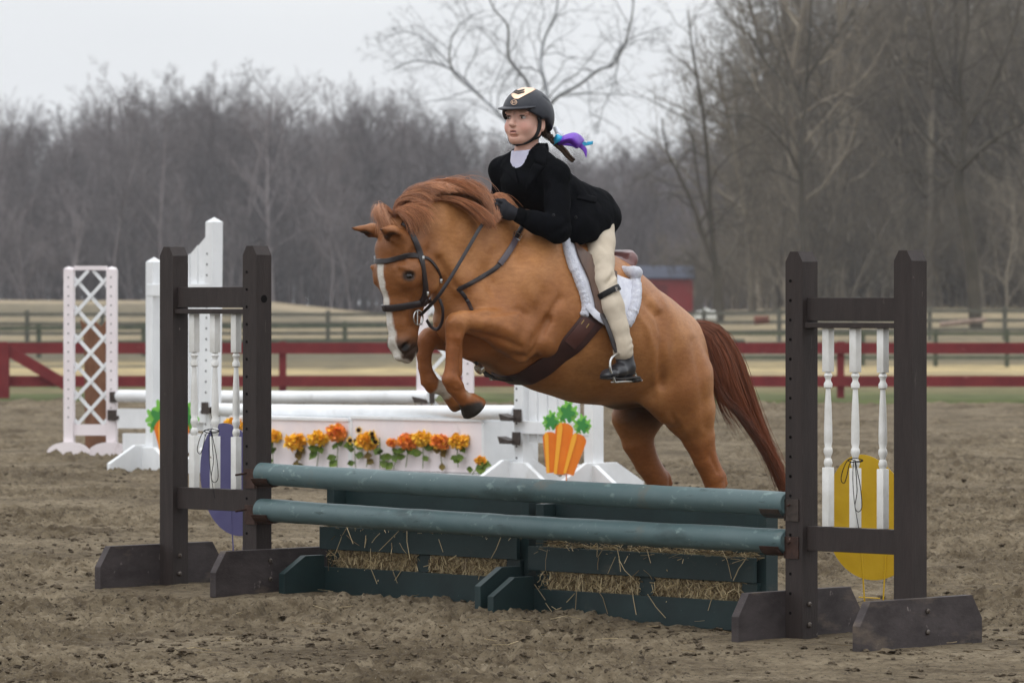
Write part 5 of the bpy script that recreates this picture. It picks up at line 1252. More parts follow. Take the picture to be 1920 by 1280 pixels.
def hair(guides, n, seed, r0, r1, jit, seg=9, tip=.25, wild=.0, lenj=.2):
    """strands between neighbouring guide curves (world points)"""
    rng = np.random.default_rng(seed); Gd = [np.array([tuple(p) for p in bez(g, 6)]) for g in guides]
    Gd = [np.array([np.interp(np.linspace(0, 1, seg), np.linspace(0, 1, len(g)), g[:, k]) for k in range(3)]).T for g in Gd]
    V = []; Q = []; Cc = []; k = 0
    clumps = rng.normal(size=(60, 3)) * jit * .9
    for i in range(n):
        t = rng.random() * (len(Gd) - 1); a = int(t); f = t - a; g = Gd[a] * (1 - f) + Gd[a + 1] * f
        s = np.linspace(0, 1, seg)[:, None]; cl = clumps[int(t * 59.9 / (len(Gd) - 1 + 1e-6)) % 60] if rng.random() < .8 else clumps[rng.integers(60)]
        off = rng.normal(size=3) * jit * .55; P = g + off * (.35 + .65 * s) + cl * s + np.cumsum(rng.normal(size=(seg, 3)) * wild, 0)
        L_ = 1 - lenj * rng.random() ** 2; P = np.array([np.interp(np.linspace(0, L_, seg), np.linspace(0, 1, seg), P[:, c]) for c in range(3)]).T
        r = (r0 + (r1 - r0) * rng.random()) * np.linspace(1, tip, seg) ** .8
        v, q, _ = tube_np(P, r, 3); V.append(v); Q.append(q + k); k += len(v)
        tone = np.clip(rng.normal() * .22 + .5 + cl[0] / jit * .12, 0, 1); Cc.append(np.repeat(tone + .12 * np.linspace(-1, 1, seg), 3))
    return np.concatenate(V), np.concatenate(Q), np.concatenate(Cc)
def hair_obj(name, parts, dark, light, parent, m_):
    V = []; Q = []; T = []; k = 0
    for v, q, t in parts: V.append(v); Q.append(q + k); T.append(t); k += len(v)
    V = np.concatenate(V); T = np.clip(np.concatenate(T), 0, 1)[:, None]
    me = mesh_np(name, V, np.concatenate(Q), [m_], True); vcol(me, 'tone', np.array(dark) * (1 - T) + np.array(light) * T); return obj(name, me, parent)
m_hair = mat('horse_hair', (0, 0, 0), .42, .5, attr='tone', sheen=.2)
def h(*pts): return [H(*p) for p in pts]
mane_g = [
 h((742, 412, 0), (738, 395, .01), (745, 378, .02), (765, 372, .05), (785, 380, .08), (798, 396, .10)),
 h((752, 400, 0), (752, 378, .02), (768, 358, .03), (795, 352, .06), (822, 362, .10)),
 h((765, 388, 0), (775, 360, .01), (800, 345, .02), (835, 345, .05), (862, 356, .08)),
 h((785, 380, 0), (800, 352, .00), (835, 338, .02), (875, 346, .05), (905, 368, .09)),
 h((810, 374, 0), (830, 348, -.01), (865, 338, .02), (900, 356, .06), (918, 388, .11)),
 h((835, 372, 0), (858, 350, .00), (890, 344, .03), (915, 366, .07), (925, 402, .12)),
 h((860, 376, 0), (880, 360, .02), (905, 360, .05), (922, 380, .09), (930, 412, .13)),
 h((885, 384, 0), (898, 370, .03), (915, 370, .06), (928, 388, .09), (930, 410, .12)),
 h((905, 394, 0), (915, 380, .03), (935, 366, .05), (955, 372, .07), (972, 392, .09))]
under_g = [h((790, 384, .02), (812, 372, .05), (845, 372, .08), (880, 388, .11), (905, 412, .14)),
 h((825, 378, .02), (850, 372, .06), (880, 384, .10), (905, 402, .13), (920, 422, .15)),
 h((860, 382, .02), (880, 380, .06), (902, 392, .11), (918, 408, .14), (926, 424, .15))]
wisp_g = [h((748, 405, 0), (765, 388, .05), (785, 384, .08), (805, 392, .10), (818, 408, .11)), h((742, 410, 0), (752, 392, .05), (770, 394, .08), (784, 408, .10), (790, 428, .10)),
 h((740, 412, .02), (742, 398, .04), (752, 404, .07), (764, 420, .085), (768, 440, .085))]
fore_g = [h((742, 405, 0), (722, 392, -.01), (708, 384, -.01), (703, 398, .02), (712, 418, .04)), h((742, 406, 0), (726, 398, .02), (716, 396, .03), (722, 412, .05), (732, 430, .06)),
 h((742, 408, 0), (728, 404, 0), (718, 410, .02), (714, 424, .03), (714, 446, .02))]
mane = hair_obj('mane', [hair(mane_g, 4300, 1, .0009, .0019, .009, wild=.0009), hair(under_g, 1100, 2, .0010, .0019, .010, wild=.0006), hair(wisp_g, 420, 4, .0007, .0013, .014, wild=.0018),
                         hair(mane_g[:6], 90, 6, .0008, .0012, .022, wild=.0016, lenj=.1)], (.17, .052, .018), (.68, .30, .135), horse, m_hair)
forelock = hair_obj('forelock', [hair(fore_g, 620, 3, .0008, .0015, .012, wild=.0014)], (.26, .095, .036), (.62, .30, .16), horse, m_hair)
tail_g = [h((1302, 612, -.05), (1330, 628, -.05), (1352, 680, -.05), (1380, 740, -.04), (1420, 815, -.03), (1450, 870, -.02), (1466, 905, -.02)),
 h((1306, 602, .0), (1342, 610, 0), (1376, 648, 0), (1400, 712, .0), (1424, 790, .0), (1450, 856, .0), (1473, 918, .0)),
 h((1304, 604, .05), (1346, 614, .06), (1380, 662, .06), (1402, 730, .05), (1427, 806, .04), (1452, 872, .03), (1475, 930, .02)),
 h((1300, 612, .06), (1326, 632, .08), (1344, 676, .08), (1362, 732, .08), (1398, 790, .06), (1440, 850, .05), (1470, 912, .03)),
 h((1298, 616, .02), (1314, 642, .06), (1326, 684, .08), (1346, 740, .08), (1388, 778, .07), (1428, 836, .05), (1458, 896, .03))]
loose_g = [h((1312, 640, .08), (1330, 690, .10), (1342, 740, .10), (1362, 790, .08)), h((1318, 650, .06), (1336, 710, .08), (1356, 760, .08), (1388, 815, .06))]
tail = hair_obj('tail', [hair(tail_g, 4600, 11, .0010, .0022, .010, seg=12, wild=.0010, lenj=.35), hair(loose_g, 120, 12, .0009, .0016, .018, wild=.0012, lenj=.4), hair(tail_g, 160, 13, .0009, .0014, .02, seg=12, wild=.0015, lenj=.1)],
                (.060, .018, .008), (.30, .092, .038), horse, m_hair)
# eyes
m_eye = mat('dark_eye', (.010, .006, .004), .22, .5)
for s in (1, -1):
    me = bpy.data.meshes.new('eye'); bm = bmesh.new(); bmesh.ops.create_uvsphere(bm, u_segments=20, v_segments=14, radius=.0195)
    for f_ in bm.faces: f_.smooth = True
    bm.to_mesh(me); bm.free(); me.materials.append(m_eye); e = obj('eye', me, horse); e.location = H(738, 518) + HL * .0935 * s; e.scale = (1, 1, .80)

m_leather = mat('dark_leather', srgb(32, 27, 29), .36, .5, col2=srgb(46, 38, 40), nscale=18, bump=.2, bscale=80, bdist=.002)
m_girth = mat('brown_leather', srgb(66, 38, 34), .42, .45, col2=srgb(50, 28, 26), nscale=10, bump=.2, bscale=60, bdist=.002)
m_steel = mat('polished_steel', srgb(190, 190, 188), .22, .6, .95)
# bridle
br = empty('bridle', tuple(H(797, 583, .06))); tag(br, 'black leather bridle on the chestnut head, with a silver bit', 'bridle')
def bpart(m, name, mats=None): return m.build(name, mats or [m_leather], br, smooth=True, keep=True)
m = MB(); sstrap(m, [(797, 575), (797, 550), (795, 520), (791, 492), (786, 472), (777, 450), (767, 432), (756, 418)], .025, .006, join=True); bpart(m, 'headpiece')
m = MB(); sstrap(m, [(792, 484), (778, 479), (762, 479), (745, 484), (728, 489), (718, 490)], .020, .009, join=True); bpart(m, 'browband')
m = MB(); sstrap(m, [(797, 567), (785, 569), (768, 572), (750, 575), (734, 577), (724, 577)], .027, .009, join=True); 
sstrap(m, [(797, 567), (800, 564), (803, 561)], .02, .005, mirror=True); bpart(m, 'noseband')
m = MB(); sstrap(m, [(793, 482), (802, 485), (812, 494), (820, 506), (826, 520)], .012, .005, mirror=True); bpart(m, 'throatlash')
for s in (0, 1):
    m = MB(); c = snap(795, 596, .012)[0]; c = refl(c) if s else c; t = (H(795, 620, 0) - H(795, 580, 0)); 
    ring = [Vector(c) + Vector((0, 0, 1)) * (.030 * math.cos(a)) + HF * (.024 * math.sin(a)) for a in np.linspace(0, 2 * math.pi, 24)]
    m.tube(ring, .0035, 8); m.tube([Vector(c) + Vector((0, 0, .03)) + HF * .004, Vector(c) - Vector((0, 0, .03)) + HF * .004], .004, 8); bpart(m, 'bit_ring', [m_steel])
m = MB(); c = snap(795, 596, .012)[0]; m.tube([c, refl(c)], .006, 8); bpart(m, 'bit', [m_steel])
for (x, y) in ((791, 485), (831, 524), (800, 548)):
    m = MB(); c, n = snap(min(x, 826), y, .009); u_ = nrm(np.cross(n, HL)); m.box(c, (.012, .018, .003), (np.cross(n, (0, 0, 1)), (0, 0, 1), n), bev=.001); bpart(m, 'buckle', [m_steel])
# reins: from the bit to the hands
m = MB(); c = snap(798, 594, .016)[0]
def rein(m, P, wd=.013):
    P = bez(P, 6); strap(m, P, [HL * 1.0 + Vector((0, -.2, .2)) for _ in P], wd, .004, sub=1)
rein(m, [c, H(818, 560, .15), H(845, 520, .17), H(875, 470, .16), H(905, 420, .135), H(930, 398, .115)], .015)
bpart(m, 'rein')
m = MB(); c2 = refl(c)
rein(m, [c2, H(835, 545, -.15), H(870, 480, -.17), H(900, 425, -.14), H(925, 395, -.1)], .015); bpart(m, 'rein')
m = MB(); rein(m, [H(824, 560, .10), H(830, 580, .10), H(829, 602, .09), H(820, 617, .08), H(808, 612, .07), H(800, 600, .07)], .013); bpart(m, 'rein_loop')
# breastplate
bp_ = empty('breastplate', tuple(H(868, 540, .12))); tag(bp_, 'brown leather breastplate strap with a silver buckle across the chestnut neck', 'breastplate')
m = MB(); sstrap(m, [(985, 415), (972, 436), (962, 458), (948, 482), (930, 502), (905, 518), (880, 532), (860, 542)], .019, .006, mirror=True); m.build('neck_strap', [m_leather], bp_, True, keep=True)
m = MB(); sstrap(m, [(966, 450), (957, 466), (947, 482), (936, 496)], .025, .009, off=.004); m.build('buckle_keeper', [mat('worn_strap_leather', srgb(78, 68, 74), .4, .5)], bp_, True, keep=True)
m = MB(); c, n = snap(967, 445, .014); a1 = nrm(np.array(tuple(H(960, 462, .2) - H(972, 436, .2)))); a2 = nrm(np.cross(n, a1)); L0 = [c + Vector(a1) * .012 * x + Vector(a2) * .017 * y for x, y in ((-1, -1), (-1, 1), (1, 1), (1, -1), (-1, -1))]; m.tube(L0, .002, 6); m.build('buckle', [m_steel], bp_, keep=True)
m = MB(); sstrap(m, [(858, 540), (868, 552), (878, 566), (884, 582)], .016, .005); m.build('chest_strap', [m_leather], bp_, True, keep=True)
m = MB(); strap(m, [H(880, 660, 0), H(900, 690, .01), H(925, 708, .0), H(950, 714, 0), H(975, 712, 0)], [Vector((0, 0, -1))] * 5, .026, .006)
m.build('girth_loop', [m_leather], bp_, True, keep=True)
m = MB(); m.lathe([(0, .016), (.004, .022), (.022, .022), (.026, .014)], H(903, 688, .02), HF + Vector((0, 0, -.6)), 12); m.build('bell_buckle', [m_steel], bp_, True, keep=True)
# girth
gi = empty('girth', tuple(H(985, 712, 0))); tag(gi, 'wide brown leather girth under the chestnut belly', 'girth')
m = MB(); sstrap(m, [(1116, 592), (1098, 614), (1075, 640), (1048, 664), (1020, 686), (995, 702), (978, 709)], .098, .011, join=True, sub=4); m.build('girth_band', [m_girth], gi, True, keep=True)
m = MB(); sstrap(m, [(1103, 600), (1085, 624), (1066, 645)], .060, .008, off=.009); m.build('girth_billet', [mat('worn_girth', srgb(78, 46, 40), .42, .4)], gi, True, keep=True)
for (x, y) in ((1086, 607), (1096, 614)):
    m = MB(); sstrap(m, [(x, y), (x + 5, y - 7)], .004, .003, off=.016); m.build('girth_buckle', [mat('brass', srgb(176, 150, 100), .35, .5, .8)], gi, keep=True)
# saddle pad
def patch(rows, off, th, mats, name, parent, mirror=True, arch=None, noise=0.0):
    """rows: list of pixel polylines from top to bottom; laid on the horse and given thickness"""
    R = []; ns = 18
    for r in rows:
        r = bez([Vector((x, y, 0)) for x, y in r], 6); r = np.array([tuple(q) for q in r]); tt = np.linspace(0, 1, len(r)); R.append([np.interp(np.linspace(0, 1, ns), tt, r[:, k]) for k in (0, 1)])
    R = np.array(R); nr = 14; RR = np.array([[np.interp(np.linspace(0, 1, nr), np.linspace(0, 1, len(rows)), R[:, k, j]) for j in range(ns)] for k in (0, 1)])
    for side in ((0, 1) if mirror else (0,)):
        m = MB(); A = []; B = []
        for i in range(nr):
            for j in range(ns):
                p, n = snap(RR[0, j, i], RR[1, j, i], 0.0); 
                if side: p, n = refl(p), refn(n)
                A.append(p + n * off); B.append(p + n * (off + th))
        V = [tuple(p) for p in B + A]; k = nr * ns; Fs = []
        for i in range(nr - 1):
            for j in range(ns - 1):
                a = i * ns + j; Fs += [[a, a + 1, a + ns + 1, a + ns], [k + a, k + a + ns, k + a + ns + 1, k + a + 1]]
        edge = [j for j in range(ns)] + [i * ns + ns - 1 for i in range(1, nr)] + [(nr - 1) * ns + j for j in range(ns - 2, -1, -1)] + [i * ns for i in range(nr - 2, 0, -1)]
        Fs += [[edge[i], edge[(i + 1) % len(edge)], k + edge[(i + 1) % len(edge)], k + edge[i]] for i in range(len(edge))]
        m.add(V, Fs); m.build(name, mats, parent, True, keep=True)
m_pad = mat('white_quilt', srgb(226, 228, 236), .8, .2, col2=srgb(206, 208, 220), nscale=30, bump=.5, bscale=90, bdist=.004, sheen=.3)
m_fleece = mat('white_fleece', srgb(234, 236, 246), .95, .1, col2=srgb(206, 208, 222), nscale=60, bump=1.0, bscale=220, bdist=.010, sheen=.6)
pad = empty('saddle_pad', tuple(H(1120, 540, 0))); tag(pad, 'white fleece edged saddle pad under the brown saddle', 'saddle pad')
patch([[(1060, 452), (1100, 478), (1150, 515), (1182, 528)], [(1068, 490), (1110, 510), (1160, 540), (1186, 552)], [(1084, 540), (1120, 560), (1160, 575), (1182, 585)], [(1092, 572), (1118, 590), (1145, 600), (1170, 603)], [(1091, 582), (1114, 598), (1138, 608), (1164, 612)]],
      .004, .008, [m_pad], 'pad_panel', pad)
def fluff(pix, r, name, parent, seed, mirror=True, join=False):
    q = [snap(x, y, r * .55) for x, y in pix]; P = [a for a, b in q]
    if join: P = P + [refl(p) for p in P[::-1]]
    P = [np.array(tuple(p)) for p in bez(P, 10)]; rng = np.random.default_rng(seed)
    for side in ((0, 1) if mirror and not join else (0,)):
        Q = [np.array(tuple(refl(Vector(p)))) for p in P] if side else P
        V, f, caps = tube_np(Q, [r * (.5 if i in (0, len(Q) - 1) else 1 + .05 * rng.normal()) for i in range(len(Q))], 16)
        V = V + rng.normal(size=V.shape) * r * .05
        me = mesh_np(name, V, [f, np.array([caps[0]]), np.array([caps[1]])], [m_fleece], True); o = obj(name, me, parent, True)
        s_ = o.modifiers.new('s', 'SUBSURF'); s_.levels = 1; s_.render_levels = 1
fluff([(1057, 449), (1062, 472), (1070, 498), (1082, 524), (1091, 550), (1096, 574), (1092, 594)], .019, 'fleece_roll', pad, 1)
fluff([(1187, 522), (1189, 545), (1188, 568), (1180, 592), (1170, 610)], .024, 'fleece_roll', pad, 2)
fluff([(1190, 520), (1186, 518), (1178, 514)], .026, 'fleece_roll', pad, 3, join=True)
fluff([(1057, 449), (1052, 444), (1046, 440)], .020, 'fleece_roll', pad, 4, join=True)
m = MB(); sstrap(m, [(1093, 574), (1104, 584), (1116, 594), (1128, 603), (1138, 609)], .030, .006, off=.026); m.build('pad_loop', [m_pad], pad, True, keep=True)
# saddle
m_sad = mat('saddle_leather', srgb(92, 64, 46), .35, .5, col2=srgb(64, 42, 32), nscale=6, stretch=(5, 1, 1), bump=.15, bscale=60, bdist=.002)
m_seat = mat('saddle_seat', srgb(120, 84, 82), .28, .55, col2=srgb(96, 62, 60), nscale=8); m_tan = mat('tan_panel', srgb(168, 118, 76), .45, .4)
sad = empty('saddle', tuple(H(1115, 500, 0))); tag(sad, 'brown leather jumping saddle between the rider and the white pad', 'saddle')
patch([[(1072, 460), (1095, 478), (1120, 495), (1150, 515)], [(1078, 482), (1100, 505), (1125, 520), (1150, 530)], [(1096, 520), (1112, 540), (1130, 550), (1150, 560)], [(1108, 556), (1118, 572), (1130, 580), (1146, 588)], [(1114, 584), (1122, 592), (1132, 596), (1142, 600)]],
      .016, .009, [m_sad], 'flap', sad)
fs = Field(H(1110, 500) - Vector((.45, .45, .35)), H(1110, 500) + Vector((.45, .45, .35)), .008)
def seat_field(fs):
    fs.chain([(H(1075, 448), (.035, .060)), (H(1095, 470), (.040, .085)), (H(1125, 496), (.040, .125)), (H(1146, 500), (.035, .140))], HL, .03)
    fs.cone(H(1152, 487) + HL * .105, H(1152, 487) - HL * .105, (.034, .030), (.034, .030), HF, .02)
    fs.cone(H(1160, 481) + HL * .07, H(1160, 481) - HL * .07, (.028, .026), (.028, .026), HF, .02)
seat_field(fs)
V, q = fs.mesh(2); me = mesh_np('seat', V, q, [m_seat], True); obj('seat', me, sad, True)
m = MB(); 
for a in (.9,): 
    P = [H(1155, 506) + HL * x for x in (-.12, -.06, 0, .06, .12)]; m.tube(bez(P, 4), .011, 8)
m.build('cantle_piping', [m_sad], sad, True, keep=True)
fs = Field(H(1140, 520) - Vector((.3, .3, .2)), H(1140, 520) + Vector((.3, .3, .2)), .008)
for s in (1, -1): fs.chain([(H(1162, 512) + HL * .06 * s, (.025, .045)), (H(1120, 500) + HL * .07 * s, (.03, .05)), (H(1085, 478) + HL * .07 * s, (.03, .04))], HL, .02)
V, q = fs.mesh(2); obj('panel', mesh_np('panel', V, q, [m_tan], True), sad, True)
# stirrups
for s in (0, 1):
    R_ = (lambda p: refl(p)) if s else (lambda p: p)
    m = MB(); P = [H(1128, 588, .305), H(1135, 602, .325), H(1144, 625, .345), H(1153, 652, .352), H(1160, 662, .355)]
    strap(m, [R_(p) for p in P], [refn(HL) if s else HL] * 5, .022, .005); m.build('stirrup_leather', [m_leather], sad, True, keep=True)
    m = MB(); P = [H(1153, 716, .395), H(1144, 690, .40), H(1146, 672, .39), H(1160, 662, .36), H(1172, 668, .335), H(1186, 690, .315), H(1197, 712, .305)]
    m.tube([R_(p) for p in bez(P, 5)], .0055, 8); a, b = H(1152, 716, .395), H(1198, 713, .305)
    m2 = MB(); c = (a + b) / 2; d = (b - a); mid = R_(c); dv = R_(b) - R_(a); m2.box(mid, (dv.length, .035, .008), (dv, np.cross(dv, (0, 0, 1)), (0, 0, 1)), bev=.002)
    ir = m.build('stirrup_iron', [m_steel], sad, True, keep=True); tr = m2.build('stirrup_tread', [m_steel], sad, keep=True)
    
# ================================================================== RIDER
m_skin = mat('skin', (0, 0, 0), .5, .4, attr='skin', bump=.06, bscale=200, bdist=.001)
m_skin.node_tree.nodes['Principled BSDF'].inputs['Subsurface Weight'].default_value = .12
m_skin.node_tree.nodes['Principled BSDF'].inputs['Subsurface Radius'].default_value = (.012, .005, .003)
m_jacket = mat('black_wool', srgb(15, 16, 20), .9, .04, col2=srgb(10, 11, 13), nscale=20, bump=.6, bscale=14, bdist=.02)
m_jacket2 = mat('black_wool_lapel', srgb(15, 16, 19), .9, .04)
m_breech = mat('beige_breeches', srgb(204, 192, 174), .8, .2, col2=srgb(190, 177, 158), nscale=6, bump=.35, bscale=14, bdist=.012)
m_boot = mat('black_boot', srgb(28, 29, 34), .3, .5, col2=srgb(52, 52, 56), nscale=12, bump=.3, bscale=30, bdist=.004)
m_glove = mat('black_glove', srgb(24, 25, 32), .7, .3, bump=.3, bscale=60, bdist=.003)
m_helm = mat('matte_black_helmet', srgb(44, 46, 54), .45, .35, col2=srgb(38, 40, 47), nscale=60)
m_gold = mat('rose_gold_trim', srgb(240, 204, 176), .32, .6, .6)
m_hairb = mat('brown_hair', (0, 0, 0), .5, .4, attr='tone')
m_collar = mat('lilac_white_shirt', srgb(212, 212, 230), .8, .2, col2=srgb(196, 196, 218), nscale=12, bump=.4, bscale=25, bdist=.006)
m_strapb = mat('black_strap', srgb(20, 20, 22), .55, .35)

PSI = math.radians(33)
FH = Vector((-math.sin(PSI), -math.cos(PSI), 0)); FL = Vector((math.cos(PSI), -math.sin(PSI), 0)); FU = Vector((0, 0, 1))
FH2 = (FH * math.cos(.06) + FU * math.sin(.06)).normalized(); FU2 = (FU * math.cos(.06) - FH * math.sin(.06)).normalized()
HC = H(985, 225.5, 0)
def hd(a, f_, z): return HC + FL * a + FH2 * f_ + FU2 * z
ROT = (FL, FH2, FU2)
def build_head():
    f = Field(HC - Vector((.16, .16, .26)), HC + Vector((.16, .16, .16)), .0028)
    f.ell(hd(0, -.012, .025), (.073, .090, .088), ROT, .02)
    f.ell(hd(0, .032, -.036), (.057, .058, .056), ROT, .03)
    f.ell(hd(0, .056, -.082), (.021, .022, .019), ROT, .022)
    f.cone(hd(.053, .000, -.055), hd(.018, .052, -.083), .020, .018, FU2, .028); f.cone(hd(-.053, .000, -.052), hd(-.018, .052, -.083), .020, .018, FU2, .028)
    for s in (1, -1):
        f.ell(hd(.036 * s, .055, -.034), (.023, .022, .025), ROT, .022)          # cheek
        f.ell(hd(.033 * s, .064, .026), (.026, .012, .009), ROT, .014)           # brow
        f.ell(hd(.033 * s, .087, .004), (.0155, .012, .0085), ROT, .010, 'sub')  # socket
        f.ell(hd(.033 * s, .0715, .011), (.0165, .0085, .0040), ROT, .004)       # upper lid
        f.ell(hd(.033 * s, .0705, -.0055), (.0145, .0080, .0032), ROT, .004)     # lower lid
        f.ell(hd(.0085 * s, .0925, -.029), (.0068, .0085, .0058), ROT, .005)     # nostril wing
        f.ell(hd(.0060 * s, .0965, -.0345), (.0028, .004, .0022), ROT, .002, 'sub')
        # ear
        f.ell(hd(.077 * s, -.012, -.018), (.008, .018, .030), ROT, .010); f.ell(hd(.085 * s, -.006, -.015), (.006, .010, .018), ROT, .006, 'sub')
    f.cone(hd(0, .078, .014), hd(0, .103, -.025), .0085, .0110, FU2, .010)
    f.ell(hd(0, .104, -.027), (.0095, .0090, .0080), ROT, .006)
    f.ell(hd(0, .076, -.052), (.024, .013, .016), ROT, .014)                     # muzzle
    f.ell(hd(0, .0860, -.0500), (.0165, .0070, .0034), ROT, .004)                 # upper lip
    f.ell(hd(0, .0838, -.0620), (.0135, .0075, .0040), ROT, .004)                 # lower lip
    f.ell(hd(0, .0940, -.0556), (.0135, .009, .0026), ROT, .002, 'sub')
    f.ell(hd(0, .078, -.072), (.018, .008, .005), ROT, .008, 'sub')
    f.cone(hd(0, -.022, -.060), H(984, 312, 0), .047, .052, None, .02)
    V, q = f.mesh(2); d = V - np.array(HC); a = d @ np.array(FL); b = d @ np.array(FH2); z = d @ np.array(FU2)
    C = np.tile(np.array([.64, .38, .30]), (len(V), 1)); n = fbm(a * 60, z * 60 + b * 40, 3, 4)
    C *= (.95 + .1 * n)[:, None]
    for s in (1, -1):
        r = np.sqrt((a - .040 * s) ** 2 + (z + .032) ** 2 * 1.2 + (b - .06) ** 2 * .4); C = C + (np.array([.66, .29, .24]) - C) * (sstep(.036, .010, r) * .5)[:, None]
        r = np.sqrt((a - .033 * s) ** 2 + ((z - .004) * 1.6) ** 2); C = C + (np.array([.34, .19, .15]) - C) * (sstep(.024, .012, r) * (b > .03) * .55)[:, None]
        r = np.sqrt(((a - .033 * s) * .35) ** 2 + (z - .026) ** 2); C = C + (np.array([.30, .19, .14]) - C) * (sstep(.0075, .004, r) * (b > .04) * (np.abs(a - .033 * s) < .019) * .8)[:, None]
        r = np.sqrt(((a - .033 * s) * .3) ** 2 + ((z - .0105) * 1.2) ** 2); C = C + (np.array([.05, .03, .02]) - C) * (sstep(.0048, .0028, r) * (b > .055) * (np.abs(a - .033 * s) < .017))[:, None]
    lip = sstep(.0075, .0045, np.abs(z + .0552 - .0) * 1.0) * sstep(.018, .013, np.abs(a)) * (b > .068); C = C + (np.array([.56, .24, .21]) - C) * (lip * .85)[:, None]
    ml = sstep(.0030, .0014, np.abs(z + .0556)) * sstep(.016, .011, np.abs(a)) * (b > .065); C = C + (np.array([.10, .03, .03]) - C) * ml[:, None]
    hr = sstep(.030, .040, z) ; hr = np.maximum(hr, sstep(.030, .010, b) * sstep(-.012, .006, z) * (np.abs(a) > .045)); hr = np.maximum(hr, sstep(-.02, -.035, b) * sstep(-.10, -.085, z))
    C = C + (np.array([.09, .05, .03]) - C) * (hr * .9)[:, None]
    return V, q, C
# limbs of the body under the clothes, in one continuous mesh with head and neck
J = dict(neck=H(986, 306, 0), s1=H(1042, 326, .150), s2=H(942, 320, -.150), chest=H(1004, 345, 0), waist=H(1062, 384, 0), hip=H(1106, 406, 0),
         e1=H(1046, 432, .215), w1=H(965, 402, .118), e2=H(948, 412, -.20), w2=H(932, 392, -.10),
         h1=H(1122, 424, .085), k1=H(1128, 520, .262), a1=H(1168, 655, .345), h2=H(1060, 424, -.085))
fB = Field(np.array(HO) + np.array([-.75, -.75, .95]), np.array(HO) + np.array([.75, .75, 1.95]), .010)
def body_core(fB, g=0.0):
    fB.cone(J['neck'], J['chest'], (.05, .06), (.075, .115), HL, .03); fB.cone(J['chest'], J['waist'], (.085, .115), (.075, .095), HL, .03); fB.cone(J['waist'], J['hip'], (.08, .10), (.09, .115), HL, .03)
    fB.cone(J['s1'], J['s2'], .034, .034, None, .03)
body_core(fB)
for a, b, r0, r1 in (('s1', 'e1', .038, .032), ('e1', 'w1', .032, .022), ('s2', 'e2', .038, .032), ('e2', 'w2', .032, .022)): fB.cone(J[a], J[b], r0, r1, None, .02)
for s in (0, 1):
    R_ = (lambda p: refl(p)) if s else (lambda p: p)
    fB.cone(R_(J['h1']), R_(J['k1']), .038, .024, None, .02); fB.cone(R_(J['k1']), R_(J['a1']), .030, .024, None, .02); fB.cone(R_(J['a1']), R_(H(1172, 690, .34)), .026, .026, None, .01); fB.cone(R_(H(1172, 695, .34)), R_(H(1145, 702, .37)), .022, .018, None, .01)
Vb, qb = fB.mesh(2); Vh, qh, Ch = build_head()
me = mesh_np('person', np.concatenate([Vh, Vb]), np.concatenate([qh, qb + len(Vh)]), [m_skin], True); vcol(me, 'skin', np.concatenate([Ch, np.tile([.64, .385, .29], (len(Vb), 1))]))
person = obj('person', me); tag(person, 'child rider in black jacket and helmet crouching forward over the chestnut horse', 'person')
# eyes
m_eyew = bpy.data.materials.new('eyeball'); m_eyew.use_nodes = True; P_ = m_eyew.node_tree.nodes['Principled BSDF']; P_.inputs['Roughness'].default_value = .12
vc = m_eyew.node_tree.nodes.new('ShaderNodeVertexColor'); vc.layer_name = 'iris'; m_eyew.node_tree.links.new(vc.outputs[0], P_.inputs['Base Color'])
for s in (1, -1):
    bm = bmesh.new(); bmesh.ops.create_uvsphere(bm, u_segments=28, v_segments=20, radius=.0115); me = bpy.data.meshes.new('eye')
    for f_ in bm.faces: f_.smooth = True
    c = hd(.033 * s, .0655, .0028); gaze = (FH2 * .93 + FU2 * .02 - FL * .30).normalized()
    dots = [v.co.normalized().dot(gaze) for v in bm.verts]
    for v in bm.verts: v.co += c
    bm.to_mesh(me); bm.free(); me.materials.append(m_eyew)
    dn = np.array(dots)[:, None]; Cc = np.where(dn > .975, [.01, .01, .01], np.where(dn > .80, [.055, .040, .028], [.36, .32, .30])); vcol(me, 'iris', Cc); obj('eye', me, person)
# helmet
fh = Field(HC - Vector((.2, .2, .2)), HC + Vector((.2, .2, .2)), .004)
fh.ell(hd(0, -.016, .030), (.100, .118, .106), ROT, .01)
fh.ell(hd(0, -.040, .000), (.094, .088, .098), ROT, .03)
fh.plane(hd(0, .10, .036), -(FU2 * .93 + FH2 * -.36).normalized() * 1.0, .004)
fh.ell(hd(0, -.008, .010), (.084, .100, .092), ROT, .004, 'sub')
fh.ell(hd(.0, .09, -.045), (.12, .085, .085), ROT, .01, 'sub')
fh.ell(hd(.10, -.006, -.035), (.05, .024, .040), ROT, .008, 'sub'); fh.ell(hd(-.10, -.006, -.035), (.05, .024, .040), ROT, .008, 'sub')
for s in (1, -1): fh.cone(hd(.078 * s, -.010, .098), hd(.098 * s, -.070, .062), (.006, .003), (.003, .003), None, .004, 'sub')
V, q = fh.mesh(3); helmet_bvh = BVHTree.FromPolygons([Vector(v) for v in V], [list(map(int, x)) for x in q]); helmet = obj('helmet', mesh_np('helmet', V, q, [m_helm], True), person)
fv = Field(HC - Vector((.2, .2, .1)), HC + Vector((.2, .2, .1)), .003)
fv.ell(hd(0, .066, .046), (.086, .066, .0095), (FL, (FH2 - FU2 * .20).normalized(), (FU2 + FH2 * .20).normalized()), .004)
fv.ell(hd(0, -.012, .030), (.088, .104, .10), ROT, .002, 'sub')
V, q = fv.mesh(2); obj('visor', mesh_np('visor', V, q, [m_helm], True), helmet)
def hsnap(x, y, off): return snap(x, y, off, helmet_bvh, 0)
